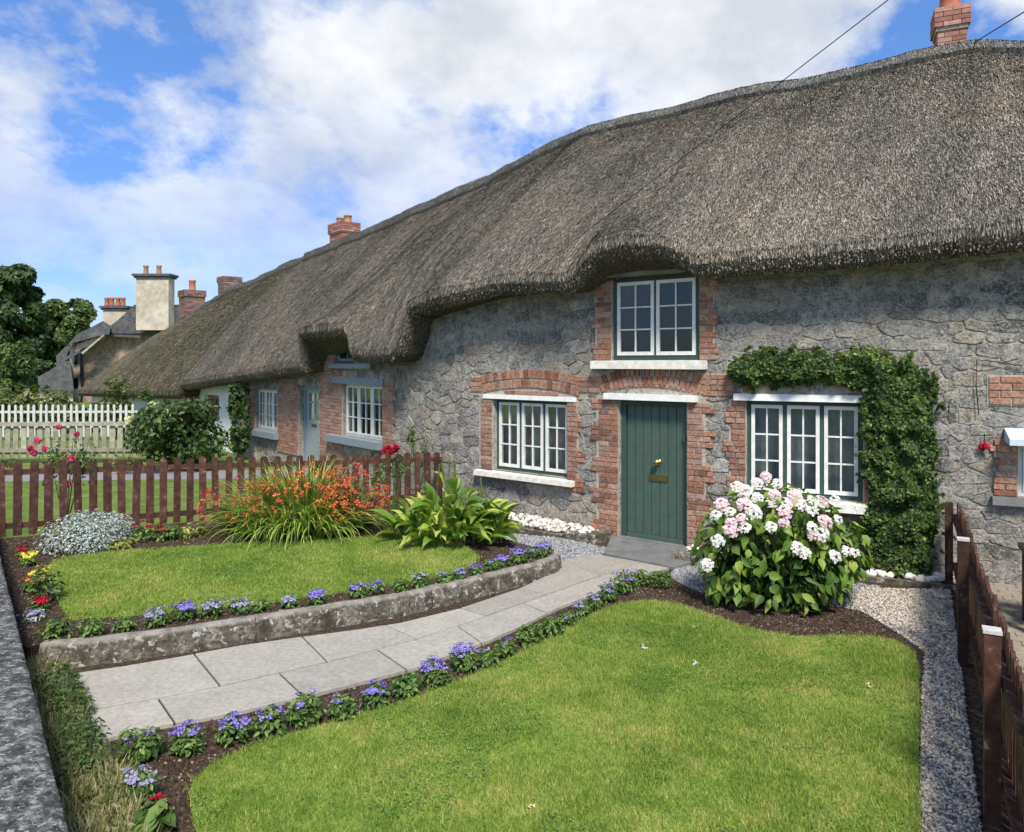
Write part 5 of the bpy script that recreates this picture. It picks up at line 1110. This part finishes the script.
iv = G(76, 712, 0); bl = [((G(x, y, .08)[0], G(x, y, .08)[1], .08), (.16, .16, .10)) for x, y in ((62, 690), (70, 710), (76, 728), (66, 700), (82, 742), (95, 760), (58, 678))]
ivt = thing('ivy_patch', 'low ivy patch at the street end of the paved path', 'ivy', tuple(iv)); foliage('foliage', ivt, bl, 2200, .020, M['shrub_leaf'], .4, .1, up=.8, zmin=0.0)
bl = [((G(x, y, .06)[0], G(x, y, .06)[1], .05), (.18, .18, .07)) for x, y in ((45, 668), (85, 775), (100, 800), (115, 830), (70, 760), (35, 640))]
ivt = thing('ivy_patch', 'mixed green ground cover in the bottom left corner beside the street wall', 'ivy', tuple(G(100, 800, 0))); foliage('foliage', ivt, bl, 1500, .022, M['weed'], .4, .1, up=.8, zmin=0.0)

# hydrangea
hy = G(786, 622, .02); hy[1] += .62; hc_ = hy.copy(); hyd = thing('hydrangea_bush', 'large hydrangea bush with white and pink flower heads under the right window', 'bush', tuple(hy))
def pxp(x, y, d): return np.array([(x - 512) / F * d, d, HC - (y - HY) * d / F])
D0 = hy[1]
blobs = [((pxp(780, 560, D0)), (.70, .58, .40)), ((pxp(775, 525, D0)), (.62, .52, .42)), ((pxp(820, 545, D0)), (.42, .45, .34)), ((pxp(738, 545, D0)), (.40, .42, .36)), ((pxp(790, 590, D0)), (.50, .48, .28)), ((pxp(735, 575, D0)), (.28, .35, .22))]
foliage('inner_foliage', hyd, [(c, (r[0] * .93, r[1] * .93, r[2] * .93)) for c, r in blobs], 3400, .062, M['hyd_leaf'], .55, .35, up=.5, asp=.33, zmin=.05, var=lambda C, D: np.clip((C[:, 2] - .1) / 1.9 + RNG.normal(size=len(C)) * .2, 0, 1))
sm = MB()
for i in range(40):
    tp = hc_ + np.array([R_.uniform(-.6, .6), R_.uniform(-.5, .4), R_.uniform(.5, 1.1)]); b = hc_ + np.array([R_.uniform(-.15, .15), R_.uniform(-.15, .15), 0]); sm.tube([tuple(b), tuple((b + tp) / 2 + (0, 0, .1)), tuple(tp)], [.010, .008, .005], 4)
sm.build('stems', M['twig'], hyd)
lv = [(x * .075 + .075, y * .080, z * .10) for x, y, z in [(-1, 0, 0), (-.55, .55, .14), (.1, .66, .12), (.62, .34, .02), (1.1, 0, -.25), (.62, -.34, .02), (.1, -.66, .12), (-.55, -.55, .14), (-.5, 0, .02), (.15, 0, -.02), (.65, 0, -.08)]]
lf_ = [(0, 8, 1), (1, 8, 9, 2), (2, 9, 10, 3), (3, 10, 4), (4, 10, 5), (5, 10, 9, 6), (6, 9, 8, 7), (7, 8, 0)]
lmesh = mesh_np('leaf', lv, lf_, M['hyd_obj'], True); cnt = 0
def on_blob(rnd):
    while True:
        c, r = rnd.choice(blobs); d = Vector((rnd.gauss(0, 1), rnd.gauss(0, 1), rnd.gauss(0, 1))).normalized()
        p = np.array(c) + np.array(d) * np.array(r)
        if p[2] < .10 or (d.y > .45 and rnd.random() < .8): continue
        if any(np.sum(((p - np.array(c2)) / np.array(r2)) ** 2) < .88 for c2, r2 in blobs if c2 is not c): continue
        return p, d
RH = random.Random(21)
while cnt < 290:
    p, d = on_blob(RH); q = Vector((d.x + RH.gauss(0, .35), d.y + RH.gauss(0, .35), abs(d.z) * .5 + .45 + RH.gauss(0, .2))).normalized(); out = Vector((d.x + RH.gauss(0, .5), d.y + RH.gauss(0, .5), -.35 + RH.gauss(0, .3))); out = (out - q * out.dot(q)).normalized(); m3 = Matrix((out, q.cross(out), q)).transposed(); inst('leaf', lmesh, tuple(p), m3.to_euler(), hyd, (RH.uniform(.6, 1.05), RH.uniform(.55, .95), RH.uniform(.6, 1.6))); cnt += 1
def head_mesh(seed, kinds):
    rr = np.random.default_rng(seed); V = []; F4 = []; at = []; C = []; Dn = []
    for i in range(52):
        a = rr.uniform(0, 6.28); r = .078 * math.sqrt(rr.random()); C.append((r * math.cos(a), r * math.sin(a), .055 * (1 - (r / .08) ** 2) + rr.normal() * .006)); Dn.append((math.cos(a) * r * 7, math.sin(a) * r * 7, 1))
    C = np.array(C); Dn = unit(np.array(Dn) + rr.normal(size=(52, 3)) * .25); u, v = frames(Dn)
    Cs = np.repeat(C, 4, 0); D4 = np.repeat(Dn, 4, 0); ang_ = (np.tile(np.arange(4), 52) * math.pi / 2)[:, None]; U = np.repeat(u, 4, 0) * np.cos(ang_) + np.repeat(v, 4, 0) * np.sin(ang_); Vx = np.cross(D4, U); Pp, Ff, at = cloud_mesh(Cs, U * .021, Vx * .024, D4 * .02, PETAL_V, [(0, 1, 2, 3)])
    return mesh_np('flower_head', Pp, Ff, M[kinds], attr=at)
HM = [head_mesh(i, 'p_white') for i in range(3)]; HP = [head_mesh(i + 7, 'p_blush') for i in range(3)]
heads = [(745, 492, 0), (757, 483, 0), (766, 477, 1), (777, 484, 0), (735, 500, 0), (722, 505, 1), (730, 512, 0), (745, 505, 1), (758, 498, 0), (775, 495, 1), (790, 488, 0), (795, 497, 1), (716, 515, 0), (732, 523, 1), (742, 519, 1), (755, 514, 0), (770, 510, 1), (785, 512, 1), (801, 505, 0), (811, 500, 0), (822, 502, 1), (835, 500, 0), (840, 508, 1), (852, 510, 0), (731, 530, 1), (745, 528, 0), (771, 527, 0), (784, 523, 1), (802, 519, 0), (812, 528, 0), (825, 522, 1), (838, 520, 0), (797, 548, 0), (804, 553, 0), (826, 560, 0), (835, 557, 0), (846, 551, 0), (855, 553, 0), (718, 541, 0), (707, 566, 0), (700, 575, 0), (814, 536, 1), (822, 534, 0), (737, 487, 0), (752, 510, 0), (787, 505, 0), (762, 506, 1), (812, 512, 0)]
heads = [h for i, h in enumerate(heads) if i % 6 != 4]
for hx, hy_, k in heads:
    kx_, ky_ = (hx - 780) / 92, (hy_ - 545) / 75; dd = D0 - .62 * math.sqrt(max(.0, 1 - kx_ ** 2 * .8 - min(0, ky_) ** 2 * .9)) - .03; p = pxp(hx, hy_, dd); nrm = Vector((kx_ * .6 + RH.gauss(0, .15), -.75 + RH.gauss(0, .15), .75 + RH.gauss(0, .15))).normalized(); inst('flower_head', RH.choice(HP if k else HM), tuple(p), nrm.to_track_quat('Z', 'Y').to_euler(), hyd, (RH.uniform(.60, .90),) * 3)

# climber round the right window
cl_ = thing('wall_climber', 'evergreen climber trained over and down the right side of the right window', 'climber', tuple(W(s_at(900), .2, 0)))
rects = [(735, 860, 355, 386, .20), (855, 936, 352, 400, .26), (861, 936, 392, 470, .26), (863, 937, 460, 530, .28), (862, 935, 520, 582, .30), (745, 800, 350, 384, .2), (800, 870, 358, 388, .2), (858, 925, 346, 362, .15), (770, 850, 350, 380, .2)]
C = []; D = []; R5 = np.random.default_rng(8)
SPN = [(738, 371, 9), (752, 369, 17), (785, 368, 17), (820, 369, 14), (855, 368, 18), (880, 374, 25), (896, 392, 33), (899, 420, 35), (899, 460, 34), (900, 500, 36), (899, 540, 34), (896, 578, 29)]
def spine(x, y):
    best = 9.0
    for (x0, y0, w0), (x1, y1, w1) in zip(SPN[:-1], SPN[1:]):
        t = max(0, min(1, ((x - x0) * (x1 - x0) + (y - y0) * (y1 - y0)) / ((x1 - x0) ** 2 + (y1 - y0) ** 2))); best = min(best, math.hypot(x - x0 - t * (x1 - x0), y - y0 - t * (y1 - y0)) / (w0 + t * (w1 - w0)))
    return best
rects = [(722, 950, 332, 400, .24), (855, 945, 400, 584, .27)]
for x0, x1, y0, y1, dp in rects:
    n = int((x1 - x0) * (y1 - y0) * 1.7)
    X = R5.uniform(x0, x1, n); Y = R5.uniform(y0, y1, n)
    kk = np.array([spine(a, b) * (1 - .36 * noise.noise(Vector((a * .07, b * .07, 9.0))) - .34 * noise.noise(Vector((a * .25, b * .25, 5.0)))) for a, b in zip(X, Y)]); kp = (kk < 1) & (np.array([noise.noise(Vector((a * .12, b * .12, 2.0))) for a, b in zip(X, Y)]) > -.52); X, Y, KK = X[kp], Y[kp], kk[kp]
    for x, y, k9 in zip(X, Y, KK):
        s = s_at(x); e = 1 - k9 ** 3
        thick = dp * (.55 + .6 * (noise.noise(Vector((x * .06, y * .06, 1.0))) + .35)) * (.45 + .55 * max(0, e)); o = .03 + thick * R5.random() ** .4
        k1 = 5 * noise.noise(Vector((x * .11, y * .11, 4.0))); p = W(s, o, z_at(x + k1 * .7, y + k1, o * .0)); u, n_, up = axes(s); C.append(tuple(p)); D.append(tuple(n_ * 1.0 + up * .35))
C = np.array(C); D = unit(np.array(D) + rand_dirs(len(C)) * .75); u, v = frames(D); s_ = (.024 * RNG.uniform(.6, 1.35, len(C)))[:, None]
Pp, Ff, at = cloud_mesh(C, u * s_, v * s_ * 1.3, D * s_, QLEAF_V, QLEAF_F, np.clip(RNG.beta(1.2, 1.6, len(C)) + .25 * np.array([noise.noise(Vector(tuple(c * 2.2))) for c in C]), 0, 1)); stuff(obj('foliage', Pp, Ff, M['climber'], cl_, attr=at))
m = MB()
for x in (872, 885, 900, 915): m.tube([W(s_at(x), .04, 0), W(s_at(x + 6), .07, .9), W(s_at(x - 5), .06, 1.8), W(s_at(x + 3), .07, 2.4)], [.018, .014, .01, .006], 5)
m.tube([W(s_at(900), .06, 2.3), W(s_at(860), .07, 2.35), W(s_at(800), .07, 2.4), W(s_at(745), .06, 2.35)], [.014, .012, .010, .005], 5); m.build('climber_stems', M['twig'], cl_)

# fallen petals on the lawn
for k, (x, y, lab) in enumerate(((644, 647, 'fallen white petals on the near lawn, left of the next'), (695, 663, 'fallen white petals at the middle of the near lawn'), (868, 686, 'pale fallen leaf near the right edge of the near lawn'), (533, 806, 'small pale fallen leaf near the bottom of the near lawn'), (693, 627, 'tiny fallen petal on the lawn near the border'))):
    p = G(x, y, .045); dd_ = unit(rand_dirs(5) * .4 + np.array([0, 0, 1])); o = petals('fallen_petals', None, p + RNG.normal(size=(5, 3)) * .008, dd_, 3, .016 if k < 3 else .010, M['p_white'] if k < 2 else M['p_cream']); tag(o, lab, 'petals')

# ------------------------------------------------------------ next gardens, shrubs, trees
def shrub(label, px, py, z, d, wpx, hpx, material, n, leaf, name='shrub', cat='shrub', blobs_n=7, extra=None, seed=1, depth=1.0):
    R7 = random.Random(seed); sc_ = d / F; x = (px - 512) * sc_; r = wpx * sc_ / 2; h = hpx * sc_; t = thing(name, label, cat, (x, d, z)); bl = []
    for i in range(blobs_n):
        a = R7.uniform(0, 6.28); q = R7.random() ** .5 * .6; zz_ = R7.uniform(.30, .80); k = R7.uniform(.32, .5); bl.append(((x + math.cos(a) * q * r, d + math.sin(a) * q * r * depth, z + h * zz_), (r * k * 1.1, r * k * depth, min(h * .42, h * (1 - zz_) + h * .08))))
    bl.append(((x, d, z + h * .35), (r * .8, r * .7 * depth, h * .35))); foliage('foliage', t, bl, n, leaf, M[material], .55, .25, tmpl=(QLEAF_V, QLEAF_F), up=.3, asp=.45, zmin=z - .1, hole=1.3)
    m = MB(); m.tube([(x, d, z - .05), (x + .03, d, z + h * .3), (x, d, z + h * .7)], [.05, .04, .015], 5); m.build('stems', M['twig'], t)
    return t
rs = shrub('leafy rose bush with pale yellow blooms in front of the white cottage', 188, 462, .1, 17.0, 118, 62, 'shrub_leaf', 7500, .075, 'rose_bush', 'rose', 10, seed=3)
for x, y in ((151, 409), (164, 411), (152, 405), (166, 415), (129, 420)):
    p = pxp(x, y, 16.4); dd_ = unit(rand_dirs(14) + np.array([0, -.4, .3])); petals('rose_bloom', rs, p + dd_ * .05, dd_, 3, .07, M['p_cream'])
shrub('dark evergreen climber between the white cottage and the brick cottage', 240, 452, .1, s_ := 18.6, 26, 70, 'dark_leaf', 1500, .08, 'wall_climber', 'climber', 5, seed=5, depth=.5)
tp = thing('wall_climber', 'thin dark creeper column rising to the thatch beside the white wall', 'climber', (float(P(s_at(239))[0]), float(P(s_at(239))[1]), .1)); foliage('foliage', tp, [((W(s_at(239), .12, z_)), (.14, .12, .35)) for z_ in (.6, 1.1, 1.6)], 420, .06, M['dark_leaf'], .3)
shrub('low scrubby hedge growing between the grey fence and the lawn beyond', 60, 455, .1, 16.3, 200, 14, 'weed', 2600, .05, 'low_hedge', 'hedge', 12, seed=8, depth=.15)
shrub('straggly green bush behind the white picket fence at the far left', 18, 425, .1, 27, 70, 40, 'weed', 2200, .12, 'bush', 'bush', 8, seed=11)
shrub('straggly green bush behind the white picket fence beside the far cottage', 70, 425, .1, 26, 66, 36, 'weed', 2200, .12, 'bush', 'bush', 8, seed=12)
shrub('climbing rose with yellowish leaves against the low far thatch', 116, 432, .1, 24, 46, 56, 'weed', 900, .10, 'climbing_rose', 'rose', 6, seed=13)
shrub('pale leafy bush left of the big rose bush', 140, 440, .1, 20, 26, 58, 'shrub_leaf', 700, .08, 'bush', 'bush', 5, seed=14)
def tree(label, px, base, topy, wpx, d, material, n, leaf, seed, nb=16, name='broadleaf_tree', low=.25):
    R7 = random.Random(seed); sc_ = d / F; x = (px - 512) * sc_; zt = HC + (HY - topy) * sc_; r = wpx * sc_ / 2; t = thing(name, label, 'tree', (x, d, 0)); bl = []; m = MB()
    m.tube([(x, d, -.1), (x + .1, d, zt * .3), (x - .1, d, zt * .55), (x, d, zt * .85)], [r * .09, r * .07, r * .05, r * .015], 8)
    for i in range(nb):
        a = R7.uniform(0, 6.28); q = R7.random() ** .45 * .78; zz_ = low + (1 - low) * R7.random(); k = R7.uniform(.22, .36); sh_ = math.sqrt(max(.1, 1 - ((zz_ - .55) / .55) ** 2)); c = (x + math.cos(a) * q * r * sh_, d + math.sin(a) * q * r * sh_, zt * zz_ * .92); bl.append((c, (r * k, r * k, min(r * k * .8, zt * .16)))); m.tube([(x, d, zt * max(.2, zz_ - .25)), tuple((Vector((x, d, zt * zz_ * .8)) + Vector(c)) / 2), c], [r * .03, r * .02, r * .006], 4)
    m.build('trunk', M['bark'], t); foliage('crown', t, bl, n, leaf, M[material], .45, .25, tmpl=(QLEAF_V, QLEAF_F), up=.3, asp=.5, hole=.8)
tree('tall broad tree at the left edge of the picture', 2, 400, 262, 84, 70, 'dark_leaf', 34000, .34, 1, 60)
tree('round-topped tree behind the stone house', 72, 400, 297, 62, 80, 'tree_leaf', 26000, .33, 2, 50)
tree('dark tree filling the gap between the taller two', 40, 400, 320, 60, 78, 'dark_leaf', 18000, .33, 3, 36)
tree('smaller bright green tree in front of the tall left one', 14, 405, 345, 50, 52, 'tree_leaf', 14000, .24, 4, 34, low=.05)
tree('low tree left of the stone house behind its porch', 40, 405, 360, 46, 60, 'dark_leaf', 11000, .24, 5, 26, low=.05)
tree('bushy tree just beyond the left picture edge', -30, 405, 300, 70, 60, 'dark_leaf', 7000, .3, 6, 14, low=.1)

# ------------------------------------------------------------ stone house beyond the thatched row
hr = thing('stone_house', 'tan stone house with slate roofs and a tall cream chimney beyond the thatched row', 'house', (-23.5, 46, 0))
def Q(x, y, d): return Vector(((x - 512) / F * d, d, HC - (y - HY) * d / F))
def prism_px(name, pts, d, back, material, parent, dx=0.0):
    V = [Q(x, y, d) for x, y in pts]; n = len(V); V2 = [v + Vector((-.60 * back, back, 0)) for v in V]; return obj(name, V + V2, [tuple(range(n))[::-1], tuple(range(n, 2 * n))] + [(i, (i + 1) % n, (i + 1) % n + n, i + n) for i in range(n)], material, parent)
prism_px('wall', [(84, 425), (142, 425), (205, 360), (205, 335), (196, 334), (107, 334), (84, 352)], 46, 6, M['tan'], hr)
prism_px('wall', [(70, 425), (83.8, 425), (83.8, 352), (78, 340), (73, 343), (70, 350)], 45.95, 6, M['buff'], hr)
rf = prism_px('roof', [(104, 334.5), (140, 335.5), (197, 336), (184, 318), (150, 300), (134, 305), (118, 320), (107, 328)], 45.6, .4, M['slate'], hr)
def slates(x0, x1, y0, y1, d, par, slope):    # rows of overlapping slates
    m = MB(); y = y1; r = 0
    while y > y0:
        x = x0(y) + (r % 2) * 1.5
        while x < x1(y): a = Q(x, y, d - .02 * r * 0); b = Q(x + 2.9, y - 2.4, d); m.box(a, Vector((1, 0, 0)), Vector((0, -1, 0)), Vector((0, 0, 1)), .01, b.x - a.x, .0, .05 + .03 * random.random(), 0, b.z - a.z); x += 3.0
        y -= 2.2; r += 1
    o = m.build('slates', M['slate'], par); return stuff(o)
slates(lambda y: 108 + (334 - y) * 1.45, lambda y: 184, 307, 333.5, 45.58, rf, 1)
prism_px('roof', [(66, 347), (72, 343), (103, 335), (109, 334.5), (111, 326), (103, 321), (76, 335)], 44.8, 1.6, M['slate'], hr)
prism_px('roof', [(58, 377), (62, 373), (68, 352), (72, 346), (66, 346), (56, 356)], 47.5, 2, M['slate'], hr)
prism_px('wall', [(75, 352), (106, 338), (106, 334), (77, 344)], 45.2, 1.0, M['buff'], hr)
prism_px('verge_board', [(80.5, 353), (83, 354), (104.5, 335.5), (103, 334.5)], 44.6, .5, M['greyfence'], hr)
prism_px('verge_board', [(62, 362), (80, 352.5), (80, 350), (62, 359)], 44.6, .5, M['slate'], hr)
prism_px('roof', [(38, 389), (74, 391), (70, 361), (66, 361), (38, 377)], 44.0, 2.5, M['slate'], hr)
prism_px('wall', [(39, 425), (73, 425), (73, 390.5), (40, 388.5)], 44.4, 2.0, M['buff'], hr)
prism_px('eave_board', [(103, 336), (141, 338), (141, 335.6), (103, 334)], 45.3, .3, M['slate'], hr)
m = MB(); m.tube([Q(81, 352, 45.8), Q(82, 380, 45.8), Q(81, 410, 45.8)], .09, 6); m.build('drainpipe', M['black'], hr)
for x, y, w_, h in ((76, 352, 3.5, 12), (76, 378, 4, 10)): f = prism_px('window', [(x - w_ / 2, y), (x + w_ / 2, y), (x + w_ / 2, y + h), (x - w_ / 2, y + h)], 45.9, .04, M['black'], hr)
def big_chimney(x0, x1, y0, y1, d, pots):
    a, b = Q(x0, y1, d), Q(x1, y0, d); m = MB(); X, Y, Z = Vector((1, 0, 0)), Vector((0, 1, 0)), Vector((0, 0, 1)); m.box((0, 0, 0), X, Y, Z, a.x, b.x, d, d + .8, a.z, b.z); ch = m.build('chimney', M['buff'], hr)
    m = MB(); m.box((0, 0, 0), X, Y, Z, a.x - .18, b.x + .18, d - .18, d + .98, b.z, b.z + .13); m.box((0, 0, 0), X, Y, Z, a.x - .1, b.x + .1, d - .1, d + .9, b.z - .12, b.z - .002); m.build('chimney_cap', M['slate'], ch)
    for px in pots: p = Q(px, y0, d + .6); m = MB(); m.lathe((p.x, d + .6, b.z + .12), [(.17, 0), (.16, .15), (.13, .45), (.17, .5), (.17, .6), (.1, .6)], 10); m.build('chimney_pot', M['buffpot'] if len(pots) < 3 else M['terracotta'], ch, True)
big_chimney(136, 168.5, 276, 330, 44.6, (146, 159)); big_chimney(103, 126, 308, 330, 47, (107, 112, 118, 123))

# ------------------------------------------------------------ neighbour's things at the right edge
pav = [(4.95, 8.3), (4.9, 8.0), (2.72, 3.9), (1.45, 1.5), (6.5, .2), (11.5, 5.6)]
pv = struct(sheet('paved_yard', pav, .006, M['paver_joint'], thick=.03)); rest_ = MB(); u_, n_, up_ = axes(s_at(1000)); 
bm_ = MB(); bm_.box((0, 0, 0), Vector((1, 0, 0)), Vector((0, 1, 0)), Vector((0, 0, 1)), -.1, .1, -.06, .06, 0, .02); M['paver_joint'] = M['paver_joint']; pm = mesh_np('paver', bm_.v, bm_.f, M['paver']); k = 0
for j in range(58):
    for i in range(-16, 30):
        p = Vector((5.2, 8.0, .004)) + u_ * (i * .208 - .1 + (j % 2) * .104 - .4) + n_ * (j * .128 - .1)
        if not inside(pav, np.array([p.x]), np.array([p.y]))[0]: continue
        if k < 290 and px_of(p) < 1090: inst('paver', pm, tuple(p), (0, 0, ang(s_at(1000))), pv); k += 1
        else: rest_.box(p, u_, n_, Vector((0, 0, 1)), -.1, .1, -.06, .06, 0, .02)
stuff(rest_.build('small_pavers', M['paver'], pv))
bn = thing('garden_bench', 'black bench with a pale cloth in the neighbouring yard at the right edge', 'bench', (4.75, 6.6, 0)); c = Vector((4.60, 6.55, 0)); X, Y, Z = Vector((.9, -.44, 0)), Vector((.44, .9, 0)), Vector((0, 0, 1)); 
def bx(nm, *a): m = MB(); m.box(c, X, Y, Z, *a); return m.build(nm, M['black'], bn)
for sx in (0, 1.25):
    for sy in (0, .42): bx('leg', sx, sx + .07, sy, sy + .07, .01, .70)
    bx('armrest', sx - .03, sx + .10, -.04, .50, .70, .745)
for k in range(4): bx('seat_slat', .07, 1.25, .04 + k * .11, .13 + k * .11, .41, .435)
for k in range(3): bx('back_slat', .07, 1.25, .44, .465, .55 + k * .13, .64 + k * .13)
clm = []; V = []; Fc = []
for i in range(13):
    for j in range(9): V.append(c + X * (.20 + i * .05) + Y * (.40 - .04 + .012 * math.sin(i * 1.3) + (j < 3) * .03) + Z * (.46 + j * .06))
for i in range(12):
    for j in range(8): Fc.append((i * 9 + j, (i + 1) * 9 + j, (i + 1) * 9 + j + 1, i * 9 + j + 1))
cth = obj('cloth', V, Fc, M['tarp'], None, True); tag(cth, 'pale blue and white cloth hanging over the black bench', 'cloth'); sol = cth.modifiers.new('thick', 'SOLIDIFY'); sol.thickness = .012
# white scalloped awning, lead and the red ornament on the wall
aw = thing('window_awning', 'pale canopy over the window at the right edge', 'awning', tuple(W(s_at(1010), .1, z_at(1010, 437)))); m = MB(); sA, sB = s_at(1004), s_at(1004) + 1.3; V = []; n = 12
for i in range(n + 1): s = sA + (sB - sA) * i / n; V += [W(s, .02, z_at(1012, 428)), W(s, .30, z_at(1012, 437)), W(s, .30, z_at(1012, 443)), W(s, .02, z_at(1012, 441))]
Fc = [(4 * i + k, 4 * i + 4 + k, 4 * i + 4 + (k + 1) % 4, 4 * i + (k + 1) % 4) for i in range(n) for k in range(4)] + [(3, 2, 1, 0), (4 * n, 4 * n + 1, 4 * n + 2, 4 * n + 3)]; obj('canopy', V, Fc, M['tarp'], aw)
rp = W(s_at(983.5), .05, z_at(983.5, 446)); orn = thing('wall_ornament', 'small bright red ornament hanging on the stone wall', 'ornament', tuple(rp)); dd_ = unit(rand_dirs(12) * .8 + np.array([-.3, -.8, 0])); petals('red_petals', orn, np.array(rp) + RNG.normal(size=(12, 3)) * .022, dd_, 4, .035, M['p_red']); m = MB(); m.tube([rp, rp + Vector((0, 0, .14))], .006, 5); m.build('hook', M['black'], orn)
def cable(label, pts, r=.008, name='cable'):
    m = MB(); m.tube(pts, r, 5); tag(m.build(name, M['cable']), label, 'cable')
cable('thin black cable running down the stone wall at the right', [W(s_at(1022), .04, z_at(1022, 366)), W(s_at(990), .045, z_at(990, 361)), W(s_at(976), .045, z_at(976, 360)), W(s_at(975.5), .045, z_at(975.5, 385)), W(s_at(978), .05, z_at(978, 415))], .006)
q0 = W(s_at(461), .03, z_at(461, 329)); q1 = Vector(((888 - 512) / F * 6.0, 6.0, HC + HY * 6.0 / F)); pts = [q0.lerp(q1, t) - Vector((0, 0, .0 * t)) for t in np.linspace(0, 1.25, 14)]
cable('black overhead cable crossing in front of the main thatched roof', pts, .0045, 'overhead_cable')
r0 = W(s_at(972, OR), OR, 0); r0 = Vector((r0.x, r0.y, HC + (HY - 44) * r0.y / F)); r1 = Vector(((1024 - 512) / F * 8, 8, HC + (HY - 12) * 8 / F)); cable('short overhead cable leaving the ridge beside the right chimney', [r0, r0.lerp(r1, .5), r1, r0.lerp(r1, 1.6)], .008, 'overhead_cable')
